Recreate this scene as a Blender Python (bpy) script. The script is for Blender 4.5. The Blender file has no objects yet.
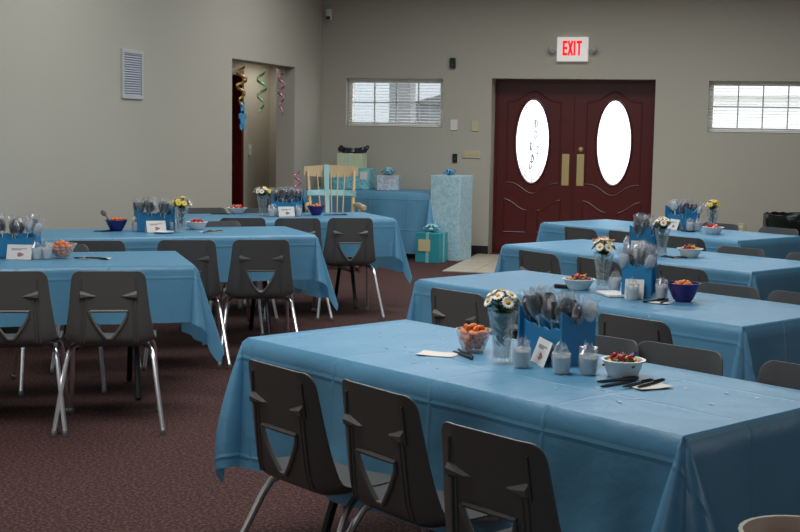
import bpy, math, random
from mathutils import Vector, Matrix
R_ = math.radians
PI = math.pi
C = bpy.context.scene.collection
scn = bpy.context.scene

# ------------------------------------------------------------------ camera
cam_d = bpy.data.cameras.new('camera')
cam = bpy.data.objects.new('camera', cam_d)
C.objects.link(cam)
EYE = 1.506
pitch, roll, yaw = R_(6.114), R_(0.933), R_(-14.076)
Fv = Vector((math.sin(yaw)*math.cos(pitch), math.cos(yaw)*math.cos(pitch), -math.sin(pitch)))
Rv = Vector((math.cos(yaw), -math.sin(yaw), 0))
Uv = Rv.cross(Fv)
cr, sr = math.cos(roll), math.sin(roll)
Rr = Rv*cr + Uv*sr
Ur = Uv*cr - Rv*sr
cam.matrix_world = Matrix(((Rr.x, Ur.x, -Fv.x, 0), (Rr.y, Ur.y, -Fv.y, 0), (Rr.z, Ur.z, -Fv.z, EYE), (0, 0, 0, 1)))
cam_d.sensor_width = 36
cam_d.lens = 36*1319.3/800
cam_d.clip_start = 0.05
scn.camera = cam

# ------------------------------------------------------------------ world, lights, exposure
w = bpy.data.worlds.new('world')
scn.world = w
w.use_nodes = True
bg = w.node_tree.nodes['Background']
bg.inputs[0].default_value = (0.86, 0.94, 1.0, 1)
bg.inputs[1].default_value = 3.2
def area(name, loc, rot, sx, sy, watts, col, spread=180):
    d = bpy.data.lights.new(name, 'AREA')
    d.shape = 'RECTANGLE'; d.size = sx; d.size_y = sy; d.energy = watts; d.color = col; d.spread = R_(spread)
    o = bpy.data.objects.new(name, d); o.location = loc; o.rotation_euler = rot
    C.objects.link(o)
    return o
area('skylight_far', (-1.2, 12.4, 3.75), (R_(-6), 0, 0), 5.0, 1.8, 190, (0.92, 0.97, 1.0), 165)  # added overhead light under the closed ceiling, for far chair fronts and table tops
area('skylight_middle', (-1.6, 8.2, 3.75), (R_(-8), 0, 0), 5.0, 2.2, 175, (0.94, 0.98, 1.0), 175)  # second added overhead light, brightening the table tops
area('skylight_near', (-2.0, 4.4, 3.75), (R_(10), 0, 0), 3.0, 2.0, 125, (0.97, 0.98, 1.0), 150)  # added fill tilted towards the back wall; the ceiling above is solid
area('window_light_front', (-3.6, -2.6, 2.4), (R_(80), 0, R_(-12)), 3.0, 1.6, 30, (0.95, 0.97, 1.0))  # added fill for the near drapes; the front wall has no opening
area('window_light_right', (5.0, 3.6, 2.0), (0, R_(90), 0), 1.2, 4.0, 26, (0.90, 0.95, 1.0))  # added weak fill for the right table ends; the right wall is solid
area('alcove_ceiling_lamp', (-5.15, 14.6, 2.17), (0, 0, 0), .3, .9, 4.5, (1.0, 0.97, 0.92))  # added light without a fitting, brightens the alcove walls
scn.view_settings.view_transform = 'Standard'
scn.view_settings.look = 'None'
scn.view_settings.exposure = 0
scn.view_settings.gamma = 1
scn.view_settings.use_curve_mapping = False

# ------------------------------------------------------------------ materials
def lin(c):
    return tuple(((v/255)/12.92 if v/255 <= .04045 else ((v/255+.055)/1.055)**2.4) for v in c) + (1,)
MATS = {}
def mat(name, col, rough=.5, metal=0, spec=.5, noise=0, nscale=8, bump=0, bscale=60, trans=0, alpha=1, emit=0, coords='Object'):
    if name in MATS: return MATS[name]
    m = bpy.data.materials.new(name); m.use_nodes = True
    nt = m.node_tree; p = nt.nodes['Principled BSDF']
    p.inputs['Base Color'].default_value = lin(col)
    p.inputs['Roughness'].default_value = rough
    p.inputs['Metallic'].default_value = metal
    p.inputs['Specular IOR Level'].default_value = spec
    p.inputs['Transmission Weight'].default_value = trans
    p.inputs['Alpha'].default_value = alpha
    tc = nt.nodes.new('ShaderNodeTexCoord')
    if noise:
        n = nt.nodes.new('ShaderNodeTexNoise'); n.inputs['Scale'].default_value = nscale; n.inputs['Detail'].default_value = 5
        nt.links.new(tc.outputs[coords], n.inputs['Vector'])
        r = nt.nodes.new('ShaderNodeMapRange')
        r.inputs[3].default_value = 1-noise; r.inputs[4].default_value = 1+noise
        nt.links.new(n.outputs['Fac'], r.inputs[0])
        mx = nt.nodes.new('ShaderNodeMix'); mx.data_type = 'RGBA'; mx.blend_type = 'MULTIPLY'
        mx.inputs[0].default_value = 1
        mx.inputs[6].default_value = lin(col)
        nt.links.new(r.outputs[0], mx.inputs[7])
        nt.links.new(mx.outputs[2], p.inputs['Base Color'])
    if bump:
        n = nt.nodes.new('ShaderNodeTexNoise'); n.inputs['Scale'].default_value = bscale; n.inputs['Detail'].default_value = 4
        nt.links.new(tc.outputs[coords], n.inputs['Vector'])
        b = nt.nodes.new('ShaderNodeBump'); b.inputs['Strength'].default_value = bump; b.inputs['Distance'].default_value = .01
        nt.links.new(n.outputs['Fac'], b.inputs['Height']); nt.links.new(b.outputs[0], p.inputs['Normal'])
    if emit:
        p.inputs['Emission Color'].default_value = lin(col); p.inputs['Emission Strength'].default_value = emit
    MATS[name] = m
    return m
def sheer(name, col, alpha, rough=.15, glossy=.1, edge=.3):
    """thin clear film or glass: transparent with some tinted diffuse and some gloss"""
    if name in MATS: return MATS[name]
    m = bpy.data.materials.new(name); m.use_nodes = True
    nt = m.node_tree; nt.nodes.clear()
    out = nt.nodes.new('ShaderNodeOutputMaterial')
    t = nt.nodes.new('ShaderNodeBsdfTransparent'); d = nt.nodes.new('ShaderNodeBsdfDiffuse'); g = nt.nodes.new('ShaderNodeBsdfGlossy')
    d.inputs[0].default_value = lin(col); g.inputs['Roughness'].default_value = rough
    a = nt.nodes.new('ShaderNodeMixShader'); a.inputs[0].default_value = alpha
    nt.links.new(t.outputs[0], a.inputs[1]); nt.links.new(d.outputs[0], a.inputs[2])
    lw = nt.nodes.new('ShaderNodeLayerWeight'); lw.inputs[0].default_value = .35      # walls seen edge-on look denser
    ma = nt.nodes.new('ShaderNodeMath'); ma.operation = 'MULTIPLY_ADD'; ma.inputs[1].default_value = edge; ma.inputs[2].default_value = alpha; ma.use_clamp = True
    nt.links.new(lw.outputs['Facing'], ma.inputs[0]); nt.links.new(ma.outputs[0], a.inputs[0])
    b = nt.nodes.new('ShaderNodeMixShader'); b.inputs[0].default_value = .03+glossy
    nt.links.new(a.outputs[0], b.inputs[1]); nt.links.new(g.outputs[0], b.inputs[2])
    nt.links.new(b.outputs[0], out.inputs[0])
    MATS[name] = m
    return m
M_wall = mat('wall_paint', (180, 174, 160), .85, noise=.03, nscale=1.2, bump=.08, bscale=90)
M_ceil = mat('ceiling_paint', (205, 202, 195), .9)
M_black = mat('black_plastic', (18, 18, 20), .4)
M_base = mat('baseboard_rubber', (22, 20, 20), .5)
M_white = mat('white_plastic', (222, 220, 212), .4)
M_beige = mat('beige_plastic', (196, 184, 150), .45)
M_frame = mat('window_vinyl', (238, 237, 232), .4)
M_glass = sheer('window_glass', (230, 240, 245), .02, .03, 0, 0)
M_slat = mat('blind_slat', (232, 231, 226), .5)
M_maho = mat('mahogany', (82, 19, 16), .32, noise=.25, nscale=6, bump=.03, bscale=25)
M_brass = mat('brass', (206, 184, 130), .42, metal=.7)
M_chrome = mat('chrome', (226, 226, 228), .28, metal=.92)
M_shell = mat('chair_plastic', (87, 86, 84), .42, noise=.05, nscale=5, bump=.06, bscale=260)
M_bump = mat('chair_bumper', (98, 96, 92), .5)
M_leg = mat('table_leg_steel', (20, 20, 21), .45)
M_top = mat('table_laminate', (190, 186, 176), .5)
M_caddy = mat('blue_foam', (34, 124, 172), .5, bump=.1, bscale=120)
M_card = mat('white_card', (226, 224, 218), .7)
M_print = mat('card_print', (120, 120, 132), .7)
M_pink = mat('card_print_rose', (170, 110, 116), .7)
M_wax = mat('candle_wax', (236, 234, 226), .5)
M_cup = sheer('cup_glass', (236, 240, 242), .40, .12, .02, .3)
M_cello = sheer('cellophane', (222, 226, 232), .05, .2, .10, .2)
M_choc = mat('dark_sweet', (30, 24, 26), .3)
M_pale = mat('pale_sweet', (200, 205, 212), .35)
M_stick = mat('paper_stick', (225, 222, 215), .6)
M_vase = sheer('vase_glass', (222, 230, 230), .04, .04, .05, .3)
M_green = mat('leaf_green', (38, 70, 26), .5, noise=.2, nscale=30)
M_petal = mat('petal_white', (238, 236, 222), .6)
M_yel = mat('petal_yellow', (232, 208, 92), .6)
M_eye = mat('daisy_eye', (222, 158, 24), .7, bump=.4, bscale=300)
M_orange = mat('orange_snack', (224, 120, 44), .45, noise=.2, nscale=40)
M_clear = sheer('clear_plastic_bowl', (225, 225, 225), .06, .08, .03, .4)
M_purple = mat('purple_bowl', (50, 30, 108), .3)
M_navy = mat('navy_bowl', (28, 34, 110), .3)
M_bowl = mat('white_bowl', (226, 226, 222), .35)
M_pen = mat('pen_black', (14, 14, 16), .35)
M_paper = mat('napkin_paper', (224, 216, 206), .8)
M_wood = mat('pine', (216, 192, 152), .45, noise=.12, nscale=9)
M_carpet = None
def carpet():
    m = bpy.data.materials.new('carpet'); m.use_nodes = True
    nt = m.node_tree; p = nt.nodes['Principled BSDF']; p.inputs['Roughness'].default_value = .95; p.inputs['Specular IOR Level'].default_value = .1
    tc = nt.nodes.new('ShaderNodeTexCoord')
    n = nt.nodes.new('ShaderNodeTexNoise'); n.inputs['Scale'].default_value = 70; n.inputs['Detail'].default_value = 6; n.inputs['Roughness'].default_value = .8
    nt.links.new(tc.outputs['Object'], n.inputs['Vector'])
    r = nt.nodes.new('ShaderNodeValToRGB')
    e = r.color_ramp.elements
    e[0].position = .36; e[0].color = lin((38, 25, 24)); e[1].position = .66; e[1].color = lin((122, 94, 88))
    x = e.new(.5); x.color = lin((72, 50, 47))
    nt.links.new(n.outputs['Fac'], r.inputs[0])
    nt.links.new(r.outputs[0], p.inputs['Base Color'])
    b = nt.nodes.new('ShaderNodeBump'); b.inputs['Strength'].default_value = .5; b.inputs['Distance'].default_value = .01
    nt.links.new(n.outputs['Fac'], b.inputs['Height']); nt.links.new(b.outputs[0], p.inputs['Normal'])
    return m
M_carpet = carpet()
def cloth_mat(name, col):
    m = bpy.data.materials.new(name); m.use_nodes = True
    nt = m.node_tree; p = nt.nodes['Principled BSDF']
    out = nt.nodes['Material Output']
    p.inputs['Base Color'].default_value = lin(col); p.inputs['Roughness'].default_value = .38
    p.inputs['Specular IOR Level'].default_value = .75
    tc = nt.nodes.new('ShaderNodeTexCoord')
    # fold lines left from the packet: a grid in sheet coordinates (the uv map)
    sep = nt.nodes.new('ShaderNodeSeparateXYZ'); nt.links.new(tc.outputs['UV'], sep.inputs[0])
    def crease(sock, period, off):
        a = nt.nodes.new('ShaderNodeMath'); a.operation = 'ADD'; a.inputs[1].default_value = off; nt.links.new(sock, a.inputs[0])
        q = nt.nodes.new('ShaderNodeMath'); q.operation = 'PINGPONG'; q.inputs[1].default_value = period; nt.links.new(a.outputs[0], q.inputs[0])
        r = nt.nodes.new('ShaderNodeMapRange'); r.inputs[1].default_value = 0; r.inputs[2].default_value = .011; r.inputs[3].default_value = 1; r.inputs[4].default_value = 0
        nt.links.new(q.outputs[0], r.inputs[0]); return r.outputs[0]
    c1 = crease(sep.outputs[0], .228, 10.0); c2 = crease(sep.outputs[1], .171, 10.03)
    mxx = nt.nodes.new('ShaderNodeMath'); mxx.operation = 'MAXIMUM'; nt.links.new(c1, mxx.inputs[0]); nt.links.new(c2, mxx.inputs[1])
    n = nt.nodes.new('ShaderNodeTexNoise'); n.inputs['Scale'].default_value = 7; n.inputs['Detail'].default_value = 5
    nt.links.new(tc.outputs['UV'], n.inputs['Vector'])
    ad = nt.nodes.new('ShaderNodeMath'); ad.operation = 'MULTIPLY_ADD'; ad.inputs[1].default_value = 1.1
    nt.links.new(n.outputs['Fac'], ad.inputs[0]); 
    m2 = nt.nodes.new('ShaderNodeMath'); m2.operation = 'MULTIPLY'; m2.inputs[1].default_value = .35; nt.links.new(mxx.outputs[0], m2.inputs[0])
    nt.links.new(m2.outputs[0], ad.inputs[2])
    b = nt.nodes.new('ShaderNodeBump'); b.inputs['Strength'].default_value = .65; b.inputs['Distance'].default_value = .009
    nt.links.new(ad.outputs[0], b.inputs['Height']); nt.links.new(b.outputs[0], p.inputs['Normal'])
    tr = nt.nodes.new('ShaderNodeBsdfTranslucent'); tr.inputs[0].default_value = lin(col)
    mx = nt.nodes.new('ShaderNodeMixShader'); mx.inputs[0].default_value = .28
    nt.links.new(p.outputs[0], mx.inputs[1]); nt.links.new(tr.outputs[0], mx.inputs[2]); nt.links.new(mx.outputs[0], out.inputs[0])
    return m
M_cloth = cloth_mat('table_plastic_blue', (104, 168, 203))
def wrap_mat(name, a, b, scale, kind='noise'):
    m = bpy.data.materials.new(name); m.use_nodes = True
    nt = m.node_tree; p = nt.nodes['Principled BSDF']; p.inputs['Roughness'].default_value = .4
    tc = nt.nodes.new('ShaderNodeTexCoord')
    r = nt.nodes.new('ShaderNodeValToRGB'); r.color_ramp.elements[0].color = lin(a); r.color_ramp.elements[1].color = lin(b)
    if kind == 'checker':
        n = nt.nodes.new('ShaderNodeTexChecker'); n.inputs['Scale'].default_value = scale
        n.inputs[1].default_value = lin(a); n.inputs[2].default_value = lin(b)
        nt.links.new(tc.outputs['Object'], n.inputs['Vector']); nt.links.new(n.outputs[0], p.inputs['Base Color'])
    else:
        n = nt.nodes.new('ShaderNodeTexNoise'); n.inputs['Scale'].default_value = scale; n.inputs['Detail'].default_value = 3; n.inputs['Distortion'].default_value = 1.2
        r.color_ramp.elements[0].position = .42; r.color_ramp.elements[1].position = .56
        nt.links.new(tc.outputs['Object'], n.inputs['Vector']); nt.links.new(n.outputs['Fac'], r.inputs[0]); nt.links.new(r.outputs[0], p.inputs['Base Color'])
    return m

# ------------------------------------------------------------------ mesh helpers
class MB:
    def __init__(s): s.v = []; s.f = []; s.uv = None
    def add(s, vs, fs, M=None):
        o = len(s.v)
        s.v += [tuple(M @ Vector(p)) if M else tuple(p) for p in vs]
        s.f += [tuple(i+o for i in f) for f in fs]
        return s
    def box(s, c, d, M=None):
        x, y, z = (k/2 for k in d)
        vs = [(c[0]+a*x, c[1]+b*y, c[2]+e*z) for a in (-1, 1) for b in (-1, 1) for e in (-1, 1)]
        return s.add(vs, [(0,1,3,2),(4,6,7,5),(0,4,5,1),(2,3,7,6),(0,2,6,4),(1,5,7,3)], M)
    def tube(s, path, r, n=8, cap=True, flat=None):
        """round tube along path; r a number or one per point"""
        P = [Vector(p) for p in path]; k = len(P)
        rs = [r]*k if isinstance(r, (int, float)) else r
        vs = []; up = None
        for i in range(k):
            t = (P[min(i+1, k-1)]-P[max(i-1, 0)]).normalized()
            if up is None: up = Vector((0, 0, 1)) if abs(t.z) < .9 else Vector((0, 1, 0))
            a = t.cross(up).normalized(); up = a.cross(t).normalized()
            for j in range(n):
                q = 2*PI*j/n
                vs.append(P[i]+(a*math.cos(q)*(flat or 1)+up*math.sin(q))*rs[i])
        fs = [(i*n+j, i*n+(j+1) % n, (i+1)*n+(j+1) % n, (i+1)*n+j) for i in range(k-1) for j in range(n)]
        if cap: fs += [tuple(range(n))[::-1], tuple((k-1)*n+j for j in range(n))]
        return s.add(vs, fs)
    def lathe(s, prof, n=20, M=None, sx=1, sy=1, closed=False):
        """prof: list of (r, z) from start to end"""
        vs = []; k = len(prof)
        for r, z in prof:
            for j in range(n):
                a = 2*PI*j/n; vs.append((r*math.cos(a)*sx, r*math.sin(a)*sy, z))
        fs = [(i*n+j, i*n+(j+1) % n, (i+1)*n+(j+1) % n, (i+1)*n+j) for i in range(k-1) for j in range(n)]
        if prof[0][0] > 1e-6: fs.append(tuple(range(n))[::-1])
        if prof[-1][0] > 1e-6: fs.append(tuple((k-1)*n+j for j in range(n)))
        return s.add(vs, fs, M)
    def blob(s, c, r, n=10, m=6, jit=0, rng=None, M=None):
        rx, ry, rz = r if isinstance(r, tuple) else (r, r, r)
        vs = [(c[0], c[1], c[2]-rz)]
        for i in range(1, m):
            t = PI*i/m
            for j in range(n):
                a = 2*PI*j/n; q = 1+(rng.uniform(-jit, jit) if jit else 0)
                vs.append((c[0]+rx*math.sin(t)*math.cos(a)*q, c[1]+ry*math.sin(t)*math.sin(a)*q, c[2]-rz*math.cos(t)*q))
        vs.append((c[0], c[1], c[2]+rz)); e = len(vs)-1
        fs = [(0, 1+(j+1) % n, 1+j) for j in range(n)]
        fs += [(1+i*n+j, 1+i*n+(j+1) % n, 1+(i+1)*n+(j+1) % n, 1+(i+1)*n+j) for i in range(m-2) for j in range(n)]
        fs += [(e, 1+(m-2)*n+j, 1+(m-2)*n+(j+1) % n) for j in range(n)]
        return s.add(vs, fs, M)
    def prism(s, pts, z0, z1, M=None):
        n = len(pts)
        vs = [(x, y, z0) for x, y in pts]+[(x, y, z1) for x, y in pts]
        fs = [tuple(range(n))[::-1], tuple(range(n, 2*n))]+[(i, (i+1) % n, n+(i+1) % n, n+i) for i in range(n)]
        return s.add(vs, fs, M)
    def strip(s, a, b):
        n = len(a)
        return s.add(list(a)+list(b), [(i, i+1, n+i+1, n+i) for i in range(n-1)])
    def mesh(s, name, m, smooth=30):
        me = bpy.data.meshes.new(name)
        me.from_pydata(s.v, [], s.f)
        if m: me.materials.append(m)
        if smooth:
            me.shade_smooth(); me.set_sharp_from_angle(angle=R_(smooth))
        if s.uv:
            lay = me.uv_layers.new(name='UVMap')
            for l in me.loops: lay.data[l.index].uv = s.uv[l.vertex_index]
        me.update()
        return me
    def build(s, name, m, parent=None, smooth=35, bevel=0, label=None, fix=True):
        me = s.mesh(name, m, smooth)
        if fix:
            import bmesh
            bm = bmesh.new(); bm.from_mesh(me); bmesh.ops.recalc_face_normals(bm, faces=bm.faces); bm.to_mesh(me); bm.free()
        o = bpy.data.objects.new(name, me); C.objects.link(o)
        if parent: o.parent = parent
        if bevel:
            b = o.modifiers.new('bevel', 'BEVEL'); b.width = bevel; b.segments = 2; b.limit_method = 'ANGLE'; b.angle_limit = R_(40)
        if label: o['label'] = label
        return o
def tag(o, label, cat, group=None):
    o['label'] = label; o['category'] = cat
    if group: o['group'] = group
    return o
def struct(o):
    o['kind'] = 'structure'; return o
def empty(name, loc=(0, 0, 0), rz=0):
    o = bpy.data.objects.new(name, None); o.empty_display_size = .05
    o.location = loc; o.rotation_euler = (0, 0, rz); C.objects.link(o)
    return o
def copy_tree(o, parent=None):
    c = o.copy(); C.objects.link(c)
    if parent: c.parent = parent
    for ch in o.children: copy_tree(ch, c)
    return c

# ------------------------------------------------------------------ room shell
XL, YB = -4.832, 15.283
XR, YF, ZC = 5.2, -3.2, 3.8
TH = .22
WZ0, WZ1 = 1.479, 2.050
W1 = (-4.531, -3.346); W2 = (-.300, .885)
DX = (-2.766, -.889); DZ = 2.06
AL = (12.335, 14.26); AZ = 2.13; AX = -5.5
TB = .38
def quad_wall(mb, x0, x1, z0, z1): mb.box(((x0+x1)/2, YB+TB/2, (z0+z1)/2), (x1-x0, TB, z1-z0))
mb = MB()
xs = [XL-TH, W1[0], W1[1], DX[0], DX[1], W2[0], W2[1], XR+TH]
for i in range(7):
    a, b = xs[i], xs[i+1]
    if i in (1, 5):
        quad_wall(mb, a, b, 0, WZ0); quad_wall(mb, a, b, WZ1, ZC)
    elif i == 3: quad_wall(mb, a, b, DZ, ZC)
    else: quad_wall(mb, a, b, 0, ZC)
struct(mb.build('wall_back', M_wall, smooth=0))
mb = MB()
for a, b, z0 in ((YF, AL[0], 0), (AL[0], AL[1], AZ), (AL[1], YB, 0)):
    mb.box((XL-TH/2, (a+b)/2, (z0+ZC)/2), (TH, b-a, ZC-z0))
struct(mb.build('wall_left', M_wall, smooth=0))
mb = MB()
for y0, y1, z0 in ((11.3, 13.40, 0), (13.40, 14.34, 2.06), (14.34, 15.5, 0)): mb.box((AX-.1, (y0+y1)/2, (z0+2.4)/2), (.2, y1-y0, 2.4-z0))
struct(mb.build('wall_alcove_side', M_wall, smooth=0))
mb = MB(); mb.box((AX-1.6, 13.9, 1.2), (.1, 3.0, 2.4)); mb.box((AX-.9, 12.4, 1.2), (1.5, .1, 2.4)); mb.box((AX-.9, 15.4, 1.2), (1.5, .1, 2.4)); mb.box((AX-.9, 13.9, 2.45), (1.5, 3.1, .1)); mb.box((AX-.9, 13.9, -.05), (1.5, 3.1, .1))
struct(mb.build('wall_closet', M_wall, smooth=0))  # enclosure added behind the alcove doorway so that it stays dark
mb = MB(); mb.box(((AX+XL-TH)/2, YB+.1, 1.2), (XL-TH-AX, .2, 2.4)); struct(mb.build('wall_alcove_end', M_wall, smooth=0))
mb = MB(); mb.box(((AX+XL-TH)/2, 11.4, 1.2), (XL-TH-AX, .2, 2.4)); struct(mb.build('wall_alcove_near', M_wall, smooth=0))
mb = MB(); mb.box(((AX+XL-TH)/2, 13.4, 2.3), (XL-TH-AX, 4.2, .2)); struct(mb.build('ceiling_alcove', M_ceil, smooth=0))
mb = MB(); mb.box((XR+TH/2, (YF+YB)/2, ZC/2), (TH, YB-YF, ZC)); struct(mb.build('wall_right', M_wall, smooth=0))
mb = MB(); mb.box(((XL+XR)/2, YF-TH/2, ZC/2), (XR-XL+2*TH, TH, ZC)); struct(mb.build('wall_front', M_wall, smooth=0))
mb = MB(); mb.box(((XL+XR)/2, (YF+YB)/2, ZC+.1), (XR-XL+2*TH, YB-YF+2*TH, .2)); struct(mb.build('ceiling', M_ceil, smooth=0))
mb = MB(); mb.box((-.2, (YF+YB)/2, -.1), (11.2, YB-YF+2*TH+.3, .2)); struct(mb.build('floor', M_carpet, smooth=0))
# entry tiles, a little proud of the carpet
M_tile = mat('entry_tile', (190, 178, 158), .35, noise=.08, nscale=5)
mb = MB()
for i in range(7):
    for j in range(6):
        mb.box((-2.72+i*.33, 13.45+j*.33, .004), (.324, .324, .008))
struct(mb.build('floor_entry', M_tile, smooth=0))
# baseboards
mb = MB()
for a, b in ((XL, DX[0]), (DX[1], XR)): mb.box(((a+b)/2, YB-.006, .05), (b-a, .012, .10))
struct(mb.build('baseboard_back', M_base, smooth=0))
mb = MB()
for a, b in ((YF, AL[0]), (AL[1], YB)): mb.box((XL+.006, (a+b)/2, .05), (.012, b-a, .10))
struct(mb.build('baseboard_left', M_base, smooth=0))

# ------------------------------------------------------------------ windows with blinds
def window(n, x0, x1, label):
    root = struct(empty('window_%d' % n, ((x0+x1)/2, YB+.13, (WZ0+WZ1)/2)))
    W, H = x1-x0, WZ1-WZ0
    f = MB(); t = .052
    f.box((-W/2+t/2, 0, 0), (t, .07, H)); f.box((W/2-t/2, 0, 0), (t, .07, H))
    f.box((0, 0, H/2-t/2), (W-2*t, .07, t)); f.box((0, 0, -H/2+t/2), (W-2*t, .07, t))
    f.build('window_frame', M_frame, root, bevel=.004)
    g = MB()
    iw, ih = W-2*t, H-2*t
    for k in (1, 2, 3): g.box((-iw/2+iw*k/4, 0, 0), (.014, .03, ih))
    g.box((0, .001, 0), (iw, .028, .016))
    g.build('muntin', mat('muntin_vinyl', (150, 152, 152), .45), root, smooth=0)
    p = MB(); p.box((0, .02, 0), (iw, .004, ih)); p.build('window_pane', M_glass, root, smooth=0)
    # blind hanging in front of the pane
    b = empty('window_blind', ((x0+x1)/2, YB+.068, WZ0))
    tag(b, label, 'blind')
    s = MB()
    nsl = 15
    for k in range(nsl):
        z = .03+k*(H-.075)/(nsl-1)
        a = R_(10)
        s.box((0, 0, z), (W-.02, .026, .0022), Matrix.Translation((0, 0, z)) @ Matrix.Rotation(a, 4, 'X') @ Matrix.Translation((0, 0, -z)))
    s.build('slats', M_slat, b, smooth=0)
    h = MB(); h.box((0, 0, H-.014), (W-.012, .034, .028)); h.build('head_rail', M_slat, b, smooth=0)
    for x in (-W*.36, W*.36):
        c = MB(); c.tube([(x, -.014, .02), (x, -.014, H-.02)], .0012, 5); c.build('cord', M_slat, b)
    h = MB(); h.box((0, 0, .012), (W-.02, .026, .012)); h.build('bottom_rail', M_slat, b, smooth=0)
window(1, *W1, 'white horizontal blind in the left window, above the gift table')
window(2, *W2, 'white horizontal blind in the right window, right of the double doors')

# ------------------------------------------------------------------ entry doors
JY = YB+.05
mb = MB()
j = .03
TY, TD = YB+.32, .12
mb.box((DX[0]+j/2, TY, DZ/2), (j, TD, DZ)); mb.box((DX[1]-j/2, TY, DZ/2), (j, TD, DZ))
mb.box(((DX[0]+DX[1])/2, TY, DZ-j/2), (DX[1]-DX[0]-2*j, TD, j))
mb.box(((DX[0]+DX[1])/2, TY+.04, DZ-j-.02), (DX[1]-DX[0]-2*j, .03, .06)); mb.box(((DX[0]+DX[1])/2, TY+.04, .02), (DX[1]-DX[0]-2*j, .03, .04))
struct(mb.build('trim_1', M_maho, smooth=0))
def ell(rx, rz, n=48): return [(rx*math.cos(2*PI*i/n), rz*math.sin(2*PI*i/n)) for i in range(n)]
OZ, ORX, ORZ = 1.335, .195, .487
def leaf(n, x0, x1, side, leaded, off):
    root = struct(empty('door_%d' % n, ((x0+x1)/2, YB+.30, 0)))
    W = x1-x0-.004; H = DZ-j-.003
    # slab with the oval cut out: ring of quads from the oval to the rectangle, front, back and inner edge
    N = 48; inn = [(x+off, z) for x, z in ell(ORX, ORZ, N)]; m = MB(); T = .045
    outp = []
    for i in range(N):
        a = 2*PI*i/N; cx, cz = math.cos(a), math.sin(a)
        sx = (W/2-(off if cx > 0 else -off))/abs(cx) if abs(cx) > 1e-6 else 1e9
        sz = ((H-OZ) if cz > 0 else OZ)/abs(cz) if abs(cz) > 1e-6 else 1e9
        k = min(sx, sz); outp.append((off+cx*k, cz*k))
    vs = []
    for y in (-T/2, T/2):
        vs += [(x, y, OZ+z) for x, z in inn]+[(x, y, OZ+z) for x, z in outp]
        vs += [(-W/2, y, .008), (W/2, y, .008), (W/2, y, H), (-W/2, y, H)]
    B = 2*N+4; fs = []
    for o in (0, B):
        for i in range(N):
            k = (i+1) % N; fs.append((o+i, o+k, o+N+k, o+N+i))
        # corner triangles
        for ci, (qx, qz) in enumerate(((-1, -1), (1, -1), (1, 1), (-1, 1))):
            best = None
            for i in range(N):
                k = (i+1) % N; p, q = outp[i], outp[k]
                on = lambda u: (abs(abs(u[0])-W/2) < 1e-6)
                mx, mz = (p[0]+q[0])/2, (p[1]+q[1])/2
                if on(p) != on(q) and mx*qx > 0 and mz*qz > 0: best = (i, k)
            if best: fs.append((o+N+best[0], o+N+best[1], o+2*N+ci))
    for i in range(N):
        k = (i+1) % N; fs.append((i, k, B+k, B+i))
    m.add(vs, fs)
    m.build('slab', M_maho, root, smooth=0)
    r = MB(); ring = [(x+off, -T/2-.002, OZ+z) for x, z in ell(ORX+.012, ORZ+.012, 64)]
    r.tube(ring+ring[:2], .014, 8, cap=False); r.build('oval_moulding', M_maho, root)
    # raised ogee mouldings
    mo = MB(); y = -T/2-.001
    def ogee(xa, xb, za, amp, sharp=1.6, k=24):
        return [(xa+(xb-xa)*i/k, y, za+amp*(0.5-0.5*math.cos(2*PI*i/k))**sharp) for i in range(k+1)]
    hx = .315
    top = ogee(-hx, hx, 1.80, .115); bot = ogee(-hx, hx, .845, -.125)
    mo.tube(top, .011, 6); mo.tube(bot, .011, 6)
    mo.tube([(-hx, y, 1.80), (-hx, y, 1.3), (-hx, y, .845)], .007, 6); mo.tube([(hx, y, 1.80), (hx, y, 1.3), (hx, y, .845)], .007, 6)
    for s in (-1, 1):
        cur = [(s*(.335-.265*i/16), y, .645-.125*(0.5-0.5*math.cos(PI*i/16))) for i in range(17)]
        mo.tube(cur, .011, 6)
        mo.tube([cur[0], (s*.335, y, .4), (s*.335, y, .255)], .008, 6)
        mo.tube([cur[-1], (s*.07, y, .4), (s*.07, y, .255)], .008, 6)
        mo.tube([(s*.335, y, .255), (s*.07, y, .255)], .011, 6)
    mo.v = [(x+off*.6, y, z) for x, y, z in mo.v]
    mo.build('panel_moulding', M_maho, root)
    g = MB(); g.prism(ell(ORX+.006, ORZ+.006, 48), -.006, .006, Matrix.Translation((off, 0, OZ)) @ Matrix.Rotation(PI/2, 4, 'X'))
    g.build('oval_glass', M_glass, root, smooth=0)
    if leaded:
        c = MB()
        for rx, rz in ((.165, .45),):
            q = [(x, -.010, OZ+z) for x, z in ell(rx, rz, 40)]; c.tube(q+q[:1], .0045, 5, cap=False)
        for a in range(0, 360, 30):
            ca, sa = math.cos(R_(a)), math.sin(R_(a))
            c.tube([(.165*ca, -.010, OZ+.45*sa), (ORX*ca, -.010, OZ+ORZ*sa)], .004, 5)
        for dz, dx in ((.21, .035), (.08, .03), (-.06, -.02), (-.1, .06), (-.2, .0), (-.28, -.02)):
            q = [(dx+.022*math.cos(t)*(.6+.4*math.cos(t)), -.010, OZ+dz+.05*math.sin(t)) for t in [2*PI*i/12 for i in range(13)]]
            c.tube(q, .007, 5)
        c.tube([(.02*math.sin(t*2), -.010, OZ-.4+.8*t/5) for t in [5*i/30 for i in range(31)]], .004, 5)
        c.v = [(x+off, y, z) for x, y, z in c.v]
        c.build('leaded_came', mat('lead_came', (176, 194, 204), .5), root)
    bx = side*(W/2-.085)
    p = MB(); p.box((bx, -T/2-.003, 1.01), (.085, .006, .37)); p.build('push_plate', M_brass, root, bevel=.002, label='brass push plate')
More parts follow.
